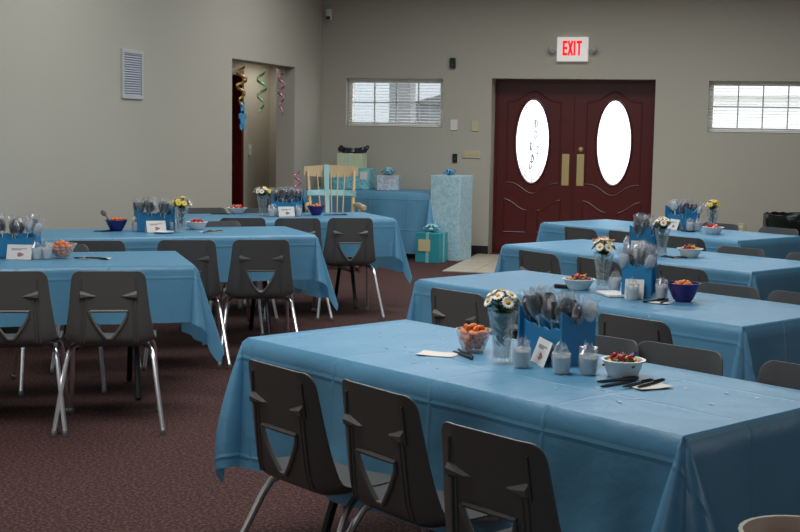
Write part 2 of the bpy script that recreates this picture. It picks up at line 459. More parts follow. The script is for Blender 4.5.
    if side < 0:
        k = MB(); k.lathe([(0, 0), (.028, 0), (.03, .01), (.02, .022), (0, .024)], 16, Matrix.Translation((bx, -T/2, 1.255)) @ Matrix.Rotation(PI/2, 4, 'X'))
        k.build('deadbolt', M_brass, root, label='round brass deadbolt')
xm = (DX[0]+DX[1])/2
leaf(1, DX[0]+j, xm, 1, True, -.034)
leaf(2, xm, DX[1]-j, -1, False, .014)
# dark red door inside the alcove
root = struct(empty('door_3', (AX, 13.87, 0)))
m = MB(); m.box((-.62, -.44, 1.02), (.90, .045, 2.03)); m.build('slab', M_maho, root, bevel=.003)
m = MB()
for z0, z1 in ((.2, .85), (1.0, 1.85)):
    for x0, x1 in ((-.98, -.68), (-.56, -.26)):
        q = [(x0, -.416, z0), (x1, -.416, z0), (x1, -.416, z1), (x0, -.416, z1), (x0, -.416, z0)]
        for i in range(4): m.tube([q[i], q[i+1]], .009, 6)
m.build('panel_moulding', M_maho, root)
m = MB()
for y in (-.455, .455): m.box((-.10, y, 1.03), (.23, .03, 2.06)); m.box((.008, y+math.copysign(.02, y), 1.05), (.016, .05, 2.10))
m.box((-.10, 0, 2.05), (.23, .88, .03)); m.box((.008, 0, 2.085), (.016, .90, .05)); m.build('door_casing', M_maho, root, smooth=0)

# ------------------------------------------------------------------ outdoors
M_conc = mat('concrete', (205, 203, 198), .9, noise=.05, nscale=3)
mb = MB(); mb.box((0, 36, -.2), (60, 40, .2)); struct(mb.build('ground', M_conc, smooth=0))
root = tag(empty('porch_post', (-5.02, 20.0, -.1)), 'pale porch post seen outside through the left window', 'post')
m = MB(); m.box((0, 0, 1.5), (.34, .34, 3.0)); m.box((0, 0, .15), (.42, .42, .3)); m.build('shaft', mat('post_paint', (96, 98, 100), .7), root, bevel=.01)
m = MB(); m.box((0, 0, 2.95), (.44, .44, .12)); m.build('cap', mat('post_paint', (96, 98, 100), .7), root, bevel=.01)
root = tag(empty('shed', (-5.65, 24.5, -.1)), 'low grey outbuilding outside the left window', 'building')
m = MB(); m.box((.6, 0, 1.0), (1.2, 2, 2.0)); m.build('wall', mat('shed_wall', (82, 84, 88), .8), root, smooth=0)
m = MB(); m.add([(-.1, -1.1, 2.0), (1.3, -1.1, 2.0), (1.3, 1.1, 2.0), (-.1, 1.1, 2.0), (.6, -1.1, 2.18), (.6, 1.1, 2.18)], [(0,1,4),(2,3,5),(0,4,5,3),(1,2,5,4),(0,3,2,1)]); m.build('roof', mat('shed_roof', (70, 70, 74), .8), root, smooth=0)
root = tag(empty('garage', (-8.2, 27, -.1)), 'pale grey garage wall seen outside through the left window', 'building')
m = MB(); m.box((0, 0, 1.8), (5.6, 3, 3.6)); m.build('wall', mat('garage_wall', (166, 169, 172), .8), root, smooth=0)
m = MB(); m.box((0, 0, 3.65), (6.0, 3.4, .12)); m.build('roof', mat('garage_roof', (120, 120, 124), .8), root, smooth=0)
root = tag(empty('house', (.5, 34, -.1)), 'pale house across the street outside the right window', 'building')
m = MB(); m.box((0, 0, 1.2), (5.5, 4, 2.4)); m.build('wall', mat('house_wall', (214, 212, 208), .8), root, smooth=0)
m = MB(); m.add([(-3, -2.3, 2.4), (3, -2.3, 2.4), (3, 2.3, 2.4), (-3, 2.3, 2.4), (-3, 0, 3.2), (3, 0, 3.2)], [(0,1,5,4),(2,3,4,5),(0,4,3),(1,2,5),(0,3,2,1)]); m.build('roof', mat('house_roof', (190, 186, 184), .8), root, smooth=0)

# ------------------------------------------------------------------ tables
TZ = .745
TABLES = {  # centre x, y, turn about z
 'R1': (-.655, 4.13, -.596), 'R2': (-.499, 6.081, -.599), 'R3': (-.428, 8.172, -.609), 'R4': (-.481, 10.228, -.630),
 'L1': (-3.761, 6.347, .541), 'L2': (-3.737, 8.35, .613), 'L3': (-3.631, 10.118, .620), 'R0': (.60, 1.58, -.596)}
WHERE = {'R1': 'the nearest right-hand table', 'R2': 'the second right-hand table', 'R3': 'the third right-hand table', 'R4': 'the right-hand table nearest the doors',
 'L1': 'the nearest left-hand table', 'L2': 'the middle left-hand table', 'L3': 'the farthest left-hand table', 'R0': 'the table below the bottom right corner'}
def at(t, lx, ly, z=0):
    cx, cy, a = TABLES[t]
    return (cx+lx*math.cos(a)-ly*math.sin(a), cy+lx*math.sin(a)+ly*math.cos(a), z)
def cloth_mesh(W, D, H, ox, oy, seed, lean=1.0, short=(1, 1), tuck=0):
    rng = random.Random(seed)
    m = MB(); idx = {}; uv = []
    def put(key, p, u):
        if key not in idx: idx[key] = len(m.v); m.v.append(tuple(p)); uv.append(u)
        return idx[key]
    nx, ny, ns, nc = 44, 18, 14, 26
    ph = [rng.uniform(0, 6.28) for _ in range(12)]
    top = {}
    for i in range(nx+1):
        for k in range(ny+1):
            x, y = -W/2+W*i/nx, -D/2+D*k/ny
            e = min(1, (W/2-abs(x))/.08)*min(1, (D/2-abs(y))/.08)
            z = H+e*.0016*(math.sin(9*x+ph[0])*math.sin(11*y+ph[1])+.6*math.sin(21*x+ph[2]+5*y))
            top[i, k] = put(('t', i, k), (x, y, z), (x, y))
    for i in range(nx):
        for k in range(ny): m.f.append((top[i, k], top[i+1, k], top[i+1, k+1], top[i, k+1]))
    RR = .019
    def sec(s):
        if s < RR*PI/2: return RR*math.sin(s/RR), RR*(1-math.cos(s/RR))
        return RR, RR+(s-RR*PI/2)
    fl = .05
    D0 = (.075*lean, -.075*lean)      # lean of the drape where the side meets the corner fold: outwards, along the edge
    def rip(q, s, L, p):
        e = min(1, (L/2-abs(q))/.16); e = max(0, e)
        return e*s*(.055*math.sin(q*7.5+p)+.035*math.sin(q*17+p*2))
    def side(axis, sgn):
        L = D if axis == 'x' else W; n = ny if axis == 'x' else nx; o_ = (ox*(short[0] if sgn < 0 else 1)) if axis == 'x' else oy*(short[1] if sgn > 0 else 1)
        p = ph[3+(0 if axis == 'x' else 2)+(sgn > 0)]
        g = {}
        for k in range(n+1):
            q = -L/2+L*k/n
            c = max(0, 1-(L/2-abs(q))/.30); c = c*c*(3-2*c)
            sg = 1 if q > 0 else -1
            for r in range(ns+1):
                t = r/ns; s = t*o_
                if r == 0:
                    key = ('t', nx if sgn > 0 else 0, k) if axis == 'x' else ('t', k, ny if sgn > 0 else 0)
                    g[k, r] = idx[key]; continue
                o, d = sec(s)
                ss = max(0, s-.02)
                o += ss*(fl*(1-c)+D0[0]*c)+rip(q, ss, L, p)
                al = q+sg*ss*D0[1]*c
                hw = (W if axis == 'x' else D)/2
                P = (sgn*(hw+o), al, H-d) if axis == 'x' else (al, sgn*(hw+o), H-d)
                U = (sgn*(hw+s), q) if axis == 'x' else (q, sgn*(hw+s))
                cs = (1 if q > 0 else -1)
                if k in (0, n):
                    key = ('c', sgn, cs, 'x', r) if axis == 'x' else ('c', cs, sgn, 'y', r)
                else: key = ('s', axis, sgn, k, r)
                g[k, r] = put(key, P, U)
        for k in range(n):
            for r in range(ns): m.f.append((g[k, r], g[k+1, r], g[k+1, r+1], g[k, r+1]))
    for ax in 'xy':
        for sg in (-1, 1): side(ax, sg)
    for sx in (-1, 1):
        for sy in (-1, 1):
            kx = (.09+rng.uniform(-.02, .03))*lean; ky = (.09+rng.uniform(-.02, .03))*lean
            a0, a1 = Vector((D0[0], D0[1])), Vector((D0[1], D0[0]))
            cc = Vector((kx, ky))
            r0, r1 = (a0-cc).length, (a1-cc).length
            t0 = math.atan2(a0.y-cc.y, a0.x-cc.x); t1 = math.atan2(a1.y-cc.y, a1.x-cc.x)
            while t1 < t0: t1 += 2*PI
            wob = rng.uniform(.6, .85)
            g = {}; oxx = ox*(short[0] if sx < 0 else 1); oyy = oy*(short[1] if sy > 0 else 1)
            for k in range(nc+1):
                f = k/nc; phi = f*PI/2
                rm = min(oxx/math.cos(phi) if f < .999 else 1e9, oyy/math.sin(phi) if f > .001 else 1e9)
                tt = t0+(t1-t0)*f; rr = r0+(r1-r0)*f
                rr *= 1+wob*math.sin(f*PI)*math.sin(3*f*PI)
                d2 = cc+Vector((math.cos(tt), math.sin(tt)))*rr
                for r in range(ns+1):
                    t = r/ns; s = t*rm
                    if r == 0: g[k, r] = idx[('t', nx if sx > 0 else 0, ny if sy > 0 else 0)]; continue
                    key = ('c', sx, sy, 'x', r) if k == 0 else ('c', sx, sy, 'y', r) if k == nc else ('k', sx, sy, k, r)
                    if key in idx: g[k, r] = idx[key]; continue
                    o, d = sec(s); ss = max(0, s-.02)
                    nrm = 1/math.sqrt(1+d2.length_squared); tk = 1-tuck*math.sin(f*PI)*min(1, (ss/.72)**2)
                    b0 = o*math.cos(phi); b1 = o*math.sin(phi)
                    P = (sx*(W/2+b0+ss*d2.x*nrm*1.05*tk), sy*(D/2+b1+ss*d2.y*nrm*1.05*tk), H-min(d, RR)-max(0, d-RR)*(nrm if 0 < k < nc else 1))
                    g[k, r] = put(key, P, (sx*(W/2+s*math.cos(phi)), sy*(D/2+s*math.sin(phi))))
            for k in range(nc):
                for r in range(ns): m.f.append((g[k, r], g[k+1, r], g[k+1, r+1], g[k, r+1]))
    m.uv = uv
    return m
def folding_table(t, W=1.83, D=.76, loc=None, label=None, cl=None, ox=.455, oy=.315, seed=1, lean=1.0, short=(1, 1), tuck=0):
    if loc is None:
        cx, cy, a = TABLES[t]; loc = (cx, cy, 0)
    else: a = 0
    root = tag(empty('folding_table', loc, a), label, 'table', 'folding tables under blue cloths')
    W0, D0 = W-.03, D-.03
    m = MB(); m.box((0, 0, TZ-.022), (W0, D0, .032)); m.build('tabletop', M_top, root, bevel=.008)
    for s in (-1, 1):
        x = s*(W/2-.28)
        m = MB()
        m.tube([(x, 0, .70), (x, -.05, .60), (x, -.26, .03), (x, -.27, .012)], .016, 8)
        m.tube([(x, 0, .70), (x, .05, .60), (x, .26, .03), (x, .27, .012)], .016, 8)
        m.tube([(x, -.16, .30), (x, .16, .30)], .012, 8)
        m.tube([(x, -.25, .70), (x, .25, .70)], .014, 8)
        m.tube([(x, 0, .45), (x-s*.33, 0, .70)], .010, 8)
        m.build('leg', M_leg, root)
    c = cloth_mesh(W, D, TZ+.004, ox, oy, seed, lean, short, tuck).build('tablecloth', M_cloth, None, smooth=80, fix=True)
    c.location = loc; c.rotation_euler = (0, 0, a)
    tag(c, cl, 'tablecloth', 'light blue plastic tablecloths')
for i, (t, d) in enumerate(WHERE.items()):
    if t == 'R0': continue
    n = d.replace('the ', '', 1)
    folding_table(t, 1.87, .75, None, 'folding table under a light blue cloth, %s' % n, 'light blue plastic tablecloth over %s' % d, seed=11+i*3, lean=(1.35, .9, 1.05, .85, 1.1, 1.0, 1.0)[i], ox=.50 if t == 'R1' else .455, oy=.46 if t == 'R1' else .315, short=(.3 if t[0] == 'L' else .66 if t == 'R1' else 1, .5 if t == 'R1' else 1), tuck=1.1 if t == 'R1' else 0)
folding_table('R0', 1.87, .75, None, 'folding table carrying the frosted bowl at the bottom right corner', 'blue plastic cloth under the frosted bowl at the bottom right corner', seed=77)
folding_table('G', 1.47, .72, (-4.03, 14.82, 0), 'gift table under a long blue cloth against the back wall', 'long blue plastic cloth over the gift table by the back wall', ox=.40, oy=.70, seed=91, lean=.9, short=(.12, .08))

# ------------------------------------------------------------------ chairs
def shell_mesh():
    # profile of the shell in y,z from the back top down and forward over the seat; s 0..1
    prof = [(-.238, .788), (-.234, .75), (-.225, .66), (-.216, .57), (-.208, .50), (-.197, .448), (-.170, .419), (-.12, .411), (-.05, .417), (.04, .427), (.12, .434), (.17, .430), (.20, .412), (.212, .388)]
    hw = [.172, .176, .185, .196, .207, .214, .218, .220, .220, .218, .214, .208, .200, .192]
    wrap = [.014, .022, .032, .042, .054, .064, .060, .045, .028, .018, .012, .008, .004, 0]
    def lerp(tab, x):
        i = min(int(x), len(tab)-2); f = x-i
        # catmull rom
        g = lambda k: tab[max(0, min(len(tab)-1, k))]
        p0, p1, p2, p3 = g(i-1), g(i), g(i+1), g(i+2)
        h = lambda a, b, c, d: .5*((2*b)+(-a+c)*f+(2*a-5*b+4*c-d)*f*f+(-a+3*b-3*c+d)*f**3)
        return tuple(h(*q) for q in zip(p0, p1, p2, p3)) if isinstance(p1, tuple) else h(p0, p1, p2, p3)
    # rows; the opening runs from row value va to vb
    va, vb = 2.72, 4.75
    rows = [0, .04, .11, .22, .38, .6, .85, 1.1, 1.4, 1.8, 2.2, 2.5]+[va+(vb-va)*i/8 for i in range(9)]+[5.0, 5.3, 5.7, 6.2, 6.8, 7.4, 8, 8.6, 9.2, 9.8, 10.4, 11, 11.5, 12, 12.5, 13]
    NI, NO = 4, 7     # columns inside half of the opening, and outside it on each side
    v = []; grid = {}
    holerows = [i for i, r in enumerate(rows) if va-1e-6 <= r <= vb+1e-6]
    for ri, r in enumerate(rows):
        y, z = lerp(prof, r); w = lerp(hw, r); wr = lerp(wrap, r)
        y2, z2 = lerp(prof, min(13, r+.05)); ty, tz = y2-y, z2-z; l = math.hypot(ty, tz) or 1
        if r > 12.9: y2, z2 = lerp(prof, r-.05); ty, tz = y-y2, z-z2; l = math.hypot(ty, tz)
        ny, nz = -tz/l, ty/l          # towards the sitter
        # opening half width: wide flat top, narrowing to a rounded point
        if r <= va: h = .094
        elif r >= vb: h = .013+.02*min(1, (r-vb))
        else:
            f = (r-va)/(vb-va); h = .013+.081*(1-f**1.12)
            if f < .01: h -= .007
        wf = w; d = prof[0][1]-z; RC = .038
        if d < RC: w -= RC-math.sqrt(max(0, RC*RC-(RC-d)**2))
        if r > 12.4: w -= .035*((r-12.4)/.6)**2
        cols = [-(h+(w-h)*(NO-k)/NO) for k in range(NO)]+[-h+h*2*k/(2*NI) for k in range(2*NI+1)]+[h+(w-h)*(k+1)/NO for k in range(NO)]
        for ci, x in enumerate(cols):
            e = min(1, abs(x)/wf); b = .82*wr*max(0, (e-.62)/.38)**1.35
            drop = 0
            grid[ri, ci] = len(v)
            dz = 0
            # shallow bowl of the seat
            sag = -.010*(1-e*e)*max(0, min(1, (r-6)/2))*max(0, min(1, (12.5-r)/2))
            v.append((x, y+ny*b+0, z+nz*(b+sag)+dz))
    nc = 2*NO+2*NI+1; f = []
    for ri in range(len(rows)-1):
        for ci in range(nc-1):
            if ri in holerows and ri+1 in holerows and NO <= ci < NO+2*NI: continue
            f.append((grid[ri, ci], grid[ri+1, ci], grid[ri+1, ci+1], grid[ri, ci+1]))
    m = MB(); m.v = v; m.f = f
    return m, lerp, prof, hw
def bake(o):
    dg = bpy.context.evaluated_depsgraph_get()
    me = bpy.data.meshes.new_from_object(o.evaluated_get(dg))
    o.modifiers.clear(); o.data = me
def make_chair():
    root = empty('stacking_chair')
    sm, lerp, prof, hw = shell_mesh()
    sh = sm.build('shell', M_shell, root, smooth=80, fix=True)
    so = sh.modifiers.new('thick', 'SOLIDIFY'); so.thickness = .007; so.offset = 0
    be = sh.modifiers.new('sub', 'SUBSURF'); be.levels = 1; be.render_levels = 1
    bpy.context.view_layer.update()
    bake(sh)
    # raised rim round the opening, its lighter tone painting in the lit edge
    m = MB()
    def onb(x, r, off=.006):
        y, z = lerp(prof, r); y2, z2 = lerp(prof, r+.05); l = math.hypot(y2-y, z2-z)
        return (x, y+(z2-z)/l*off, z-(y2-y)/l*off)
    va, vb = 2.72, 4.75
    hh = lambda f: .013+.081*(1-f**1.12)
    pts = [onb(x, va) for x in (-.087, -.045, 0, .045, .087)]+[onb(hh(i/7), va+(vb-va)*i/7) for i in range(1, 8)]+[onb(-hh(i/7), va+(vb-va)*i/7) for i in range(7, -1, -1)]
    m.tube(pts, .0075, 6); m.build('opening_rim', M_bump, root)
    # ribs down the back under the bumpers, and the two wedge bumpers
    for s in (-1, 1):
        m = MB()
        for x in (.108, .124): m.tube([onb(s*x, 2.05, .004), onb(s*(x+.004), 3.0, .004), onb(s*(x+.008), 4.2, .004), onb(s*(x+.012), 5.2, .004)], .0045, 6)
        m.tube([onb(s*.128, .9, .004), onb(s*.131, 1.5, .004), onb(s*.135, 2.1, .004)], .0035, 6)
        m.build('back_rib', M_shell, root)
    for s in (-1, 1):
        m = MB(); r0 = 1.92
        a = onb(s*.135, r0-.28, .003); b = onb(s*.056, r0, .003); c = onb(s*.135, r0+.06, .003)
        a2 = onb(s*.132, r0-.12, .019); b2 = onb(s*.075, r0+.0, .011); c2 = onb(s*.132, r0+.07, .018)
        m.add([a, b, c, a2, b2, c2], [(0, 1, 2), (3, 5, 4), (0, 3, 4, 1), (1, 4, 5, 2), (0, 2, 5, 3)])
        m.build('stacking_bumper', M_bump, root, smooth=0)
    for s in (-1, 1):
        rear = [(s*.12, -.02, .402), (s*.165, -.055, .400), (s*.186, -.085, .394), (s*.199, -.115, .378), (s*.208, -.140, .34), (s*.232, -.22, .18), (s*.256, -.295, .022)]
        front = [(s*.12, .02, .404), (s*.165, .09, .402), (s*.186, .135, .395), (s*.198, .155, .375), (s*.204, .165, .34), (s*.212, .195, .18), (s*.222, .225, .022)]
        for p in (rear, front):
            lg = MB(); lg.tube(p, .0115, 9); l = lg.build('leg', M_chrome, root)
            g = MB(); q = p[-1]; g.lathe([(.0, 0), (.015, 0), (.016, .006), (.0145, .024), (.012, .03), (0, .03)], 10, Matrix.Translation((q[0], q[1], 0)))
            g.build('foot_glide', mat('foot_glide_steel', (150, 150, 152), .3, metal=.8), l)
    m = MB(); m.tube([(-.12, -.02, .404), (.12, -.02, .404)], .010, 8); m.tube([(-.12, .02, .404), (.12, .02, .404)], .010, 8); m.build('seat_support', M_chrome, root)
    return root
chair0 = make_chair(); used = [False]
def chair(t, lx, ly, turn, far, label):
    """lx, ly: where the top of the backrest stands, in the table's own axes"""
    o = chair0 if not used[0] else copy_tree(chair0); used[0] = True
    a = TABLES[t][2]+R_(turn)+(PI if far else 0)
    p = Vector(at(t, lx, ly)); back = Vector((0, -.238, 0)); back.rotate(Matrix.Rotation(a, 3, 'Z'))
    o.location = p-back; o.rotation_euler = (0, 0, a)
    tag(o, label, 'chair', 'grey plastic stacking chairs at the tables')
G = 'grey plastic chair, '
for t, lx, ly, turn, far, lab in [
 ('R1', -.26, -.75, -2, 0, 'leftmost on near side of the nearest right-hand table'),
 ('R1', .155, -.725, -4, 0, 'middle one on near side of the nearest right-hand table'),
 ('R1', .725, -.86, 0, 0, 'closest to the camera, near side of nearest right-hand table'),
 ('R1', -.06, .50, 4, 1, 'far side of the nearest right-hand table behind the blue caddy'),
 ('R1', .25, .545, 2, 1, 'far side of the nearest right-hand table behind the white candy bowl'),
 ('R1', .73, .56, 0, 1, 'far side of the nearest right-hand table at the right picture edge'),
 ('R2', -.28, -.76, 0, 0, 'leftmost near side of the second right-hand table'),
 ('R2', .22, -.78, 0, 0, 'near side of the second right-hand table, behind the big blue caddy'),
 ('R2', .69, -.76, 0, 0, 'rightmost near side of the second right-hand table'),
 ('R2', .29, .47, 0, 1, 'far side of the second right-hand table, behind the purple bowl'),
 ('R2', .68, .48, 0, 1, 'far side of the second right-hand table at its right end'),
 ('R3', -.19, -.88, -6, 0, 'leftmost near side of the third right-hand table'),
 ('R3', .28, -.90, -6, 0, 'middle one near side of the third right-hand table'),
 ('R3', .79, -.83, -4, 0, 'rightmost near side of the third right-hand table'),
 ('R3', .30, .45, 0, 1, 'far side of the third right-hand table, behind its white bowl'),
 ('R3', .80, .44, 0, 1, 'far side of the third right-hand table at its right end'),
 ('R4', -.05, -.92, -6, 0, 'leftmost near side of the table nearest the doors'),
 ('R4', .34, -.88, -6, 0, 'middle one near side of the table nearest the doors'),
 ('R4', .84, -.87, 0, 0, 'rightmost near side of the table nearest the doors'),
 ('R4', .18, .45, 0, 1, 'far side of the table nearest the doors, behind its vase'),
 ('R4', .70, .46, 0, 1, 'far side of the table nearest the doors, before the black bin'),
 ('L1', -.01, -.92, -8, 0, 'cut off by the left picture edge at the nearest left-hand table'),
 ('L1', .445, -.985, -8, 0, 'with its whole back in view at the nearest left-hand table'),
 ('L1', .27, .45, 0, 1, 'far side of the nearest left-hand table, behind its orange snack bowl'),
 ('L2', -.63, -1.0, -8, 0, 'leftmost near side of the middle left-hand table'),
 ('L2', -.09, -1.06, -10, 0, 'middle one near side of the middle left-hand table'),
 ('L2', .36, -1.12, -10, 0, 'rightmost near side of the middle left-hand table'),
 ('L2', .44, .43, 0, 1, 'far side of the middle left-hand table'),
 ('L3', -.40, -.66, -8, 0, 'leftmost near side of the farthest left-hand table'),
 ('L3', .005, -.76, -8, 0, 'middle one near side of the farthest left-hand table'),
 ('L3', .415, -.80, -10, 0, 'rightmost near side of the farthest left-hand table, nearest the gift table'),
 ('L3', -.41, .54, 0, 1, 'leftmost far side of the farthest left-hand table'),
 ('L3', -.03, .45, 0, 1, 'right one far side of the farthest left-hand table, behind its vase')]:
    chair(t, lx, ly, turn, far, G+lab)

# ------------------------------------------------------------------ table things
ZT = TZ+.0055
def caddy_proto(L=.25, Dp=.10):
    root = empty('table_caddy')
    m = MB(); m.box((0, 0, .004), (L, Dp, .008)); m.build('base', M_caddy, root, smooth=0)
    def scallop(w, h, amp, n, drop=0):
        pts = [(-w/2, 0), (w/2, 0)]
        for i in range(25):
            f = i/24; x = w/2-w*f
            pts.append((x, h-drop*math.sin(PI*f)**.7+amp*math.cos(2*PI*n*f)))
        return pts
    RX = Matrix.Rotation(PI/2, 4, 'X')
    for s in (-1, 1):
        m = MB(); m.prism(scallop(L, .125, .004, 4, .02), -.004, .004, Matrix.Translation((0, s*(Dp/2-.004), .001)) @ RX)
        m.build('side_panel', M_caddy, root, smooth=20)
        m = MB(); m.prism(scallop(Dp+.03, .154, .020, 1, .0), -.005, .005, Matrix.Translation((s*(L/2-.002), 0, 0)) @ Matrix.Rotation(PI/2, 4, 'Z') @ RX)
        m.build('end_panel', M_caddy, root, smooth=20)
    m = MB(); m.prism(scallop(L-.02, .15, .006, 3, .03), -.003, .003, Matrix.Translation((0, 0, .005)) @ RX); m.build('divider', M_caddy, root, smooth=20)
    return root
def lolly_proto(dark, seed):
    rng = random.Random(seed)
    root = empty('wrapped_lollipop')
    m = MB(); m.tube([(0, 0, 0), (0, 0, .12)], .0022, 6); m.build('stick', M_stick, root)
    m = MB(); m.blob((0, 0, .152), (.026, .014, .033), 12, 8, .14, rng); m.build('sweet', M_choc if dark else M_pale, root)
    m = MB(); n = 14
    prof = [(.006, .098), (.012, .110), (.024, .125), (.030, .150), (.029, .178), (.025, .195), (.029, .207)]
    vs = []
    for k, (r, z) in enumerate(prof):
        for q in range(n):
            a = 2*PI*q/n; rr = r*(1+rng.uniform(-.16, .16)+.10*math.sin(5*a+k))
            vs.append((rr*math.cos(a), rr*.62*math.sin(a), z+rng.uniform(-.003, .003)*(k > 4)*3))
    m.add(vs, [(i*n+q, i*n+(q+1) % n, (i+1)*n+(q+1) % n, (i+1)*n+q) for i in range(len(prof)-1) for q in range(n)])
    m.build('wrapper', M_cello, root, smooth=20)
    return root
def place(o, t, lx, ly, rz=0, z=ZT, first=False):
    o.location = at(t, lx, ly, z); o.rotation_euler = (0, 0, TABLES[t][2]+R_(rz)); return o
PROTO = {}
def inst(key, maker):
    if key not in PROTO: PROTO[key] = maker(); return PROTO[key]
    return copy_tree(PROTO[key])
def caddy(t, lx, ly, rz, nl, seed, lift=0):
    rng = random.Random(seed)
    o = place(inst('caddy', caddy_proto), t, lx, ly, rz)
    tag(o, 'blue scalloped foam caddy full of wrapped lollipops on %s' % WHERE[t], 'caddy', 'blue centrepiece caddies')
    a = TABLES[t][2]+R_(rz)
    ca, sa = math.cos(a), math.sin(a)
    for k in range(nl):
        px = -.105+.21*((k % (nl//2))+.5)/(nl//2)+rng.uniform(-.006, .006); py = (-.026 if k < nl//2 else .026)+rng.uniform(-.005, .005)
        dark = rng.random() < .78
        l = inst('lolly%d%d' % (dark, k % 2), lambda: lolly_proto(dark, 5+k))
        w = o.location
        l.location = (w.x+px*ca-py*sa, w.y+px*sa+py*ca, w.z+.010+rng.uniform(0, .02))
        tilt_x = (R_(rng.uniform(-10, 16)) if py < 0 else R_(rng.uniform(-14, 6))); tilt_y = R_(px/.105*14+rng.uniform(-8, 8))
        l.rotation_euler = (Matrix.Rotation(a, 3, 'Z') @ Matrix.Rotation(tilt_y, 3, 'Y') @ Matrix.Rotation(tilt_x, 3, 'X') @ Matrix.Rotation(rng.uniform(0, 3), 3, 'Z')).to_euler()
        tag(l, ('dark' if dark else 'pale')+' wrapped lollipop in the blue caddy on %s' % WHERE[t], 'lollipop', 'lollipops in the caddy on %s' % WHERE[t])
def card_proto():
    root = empty('tent_card')
    m = MB(); W, Hh, d = .135, .078, .030
    for s in (-1, 1):
        m.add([(-W/2, s*d, 0), (W/2, s*d, 0), (W/2, s*.0008, Hh), (-W/2, s*.0008, Hh), (-W/2, s*(d-.0012), 0), (W/2, s*(d-.0012), 0), (W/2, 0, Hh-.001), (-W/2, 0, Hh-.001)], [(0,1,2,3),(4,7,6,5),(0,4,5,1),(0,3,7,4),(1,5,6,2)])
    m.build('card', M_card, root, smooth=0)
    def on(x, z): return (x, -(d*(1-z/Hh))-.0009, z)
    m = MB()
    for z, a, b in ((.056, -.044, .04), (.050, -.044, .01)):
        n = 22
        m.strip([on(a+(b-a)*i/n, z+.0022*math.sin(i*2.1)+.0022) for i in range(n+1)], [on(a+(b-a)*i/n, z+.0022*math.sin(i*2.1)-.0012) for i in range(n+1)])
    m.build('writing', M_print, root, smooth=0, fix=False)
    m = MB(); m.add([on(.012*math.cos(q)*(1.4+.5*math.cos(3*q))+.004, .026+.011*math.sin(q)) for q in [2*PI*i/18 for i in range(18)]], [tuple(range(18))])
    m.build('picture', M_pink, root, smooth=0, fix=False)
    return root
def card(t, lx, ly, rz, label, sc=1):
    o = place(inst('card', card_proto), t, lx, ly, rz); o.scale = (sc, sc, 1.1 if sc < 1 else 1); tag(o, label, 'card', 'white tent cards')
def candle_proto():
    root = empty('candle_cup'); rng = random.Random(3)
    m = MB(); m.lathe([(0, .0), (.026, 0), (.028, .003), (.033, .062), (.0335, .066), (.0315, .066), (.027, .006), (0, .005)], 20); m.build('cup', M_cup, root)
    m = MB(); m.lathe([(0, .007), (.0262, .007), (.0302, .054), (.028, .056), (0, .053)], 20); m.build('wax', M_wax, root)
    m = MB(); n = 16; prof = [(.031, .010), (.0342, .03), (.0352, .060), (.033, .068), (.027, .080), (.018, .092), (.012, .104)]
    vs = []
    for k, (r, z) in enumerate(prof):
        for q in range(n):
            a = 2*PI*q/n; rr = r*(1+(rng.uniform(-.35, .35) if k > 3 else rng.uniform(0, .04)))
            vs.append((rr*math.cos(a), rr*math.sin(a), z+(rng.uniform(-.012, .012) if k > 3 else 0)))
    m.add(vs, [(i*n+q, i*n+(q+1) % n, (i+1)*n+(q+1) % n, (i+1)*n+q) for i in range(len(prof)-1) for q in range(n)])
    m.build('wrapper', M_cello, root, smooth=20)
    return root
def candle(t, lx, ly, label):
    o = place(inst('candle', candle_proto), t, lx, ly, lx*777); o.scale = (.86, .86, .95); tag(o, label, 'candle', 'wrapped white candle cups')
# flowers
def daisy_mesh(npet, mp, me_, layers=1):
    m = MB()
    for L in range(layers):
        for k in range(npet):
            a = 2*PI*(k+.5*L)/npet; r0, r1, wd = .005, .023-.004*L, .0048
            ca, sa = math.cos(a), math.sin(a); up = .003*L
            q = [(r0, -wd*.5, 0), (r0, wd*.5, 0), (r1*.65, wd, .0035), (r1, 0, .001), (r1*.65, -wd, .0035)]
            top = [(x*ca-y*sa, x*sa+y*ca, z+up+.001) for x, y, z in q]; bt = [(x, y, z-.0008) for x, y, z in top]
            m.add(top+bt, [(0, 1, 2, 3, 4), (9, 8, 7, 6, 5)]+[(i, 5+i, 5+(i+1) % 5, (i+1) % 5) for i in range(5)])
    return m
def flower_proto(yellow):
    def mk():
        root = empty('yellow_flower' if yellow else 'daisy')
        daisy_mesh(14, None, None, 2 if yellow else 1).build('petals', M_yel if yellow else M_petal, root, smooth=0)
        m = MB(); m.blob((0, 0, .002), (.0078, .0078, .0045), 12, 6); m.build('flower_centre', M_eye, root)
        m = MB(); m.tube([(0, 0, -.001), (0, .002, -.02), (0, .0, -.04), (0, -.003, -.065)], .0016, 6); m.build('stem', M_green, root)
        m = MB()
        for s, z in ((-1, -.022), (1, -.036), (-1, -.050)):
            m.add([(0, 0, z), (s*.012, .006, z+.006), (s*.024, 0, z+.016), (s*.012, -.006, z+.008), (0, 0, z-.001), (s*.012, .006, z+.005), (s*.024, 0, z+.015), (s*.012, -.006, z+.007)], [(0,1,2,3),(7,6,5,4),(0,4,5,1),(1,5,6,2),(2,6,7,3),(3,7,4,0)])
        m.build('leaf', M_green, root, smooth=0)
        return root
    return mk
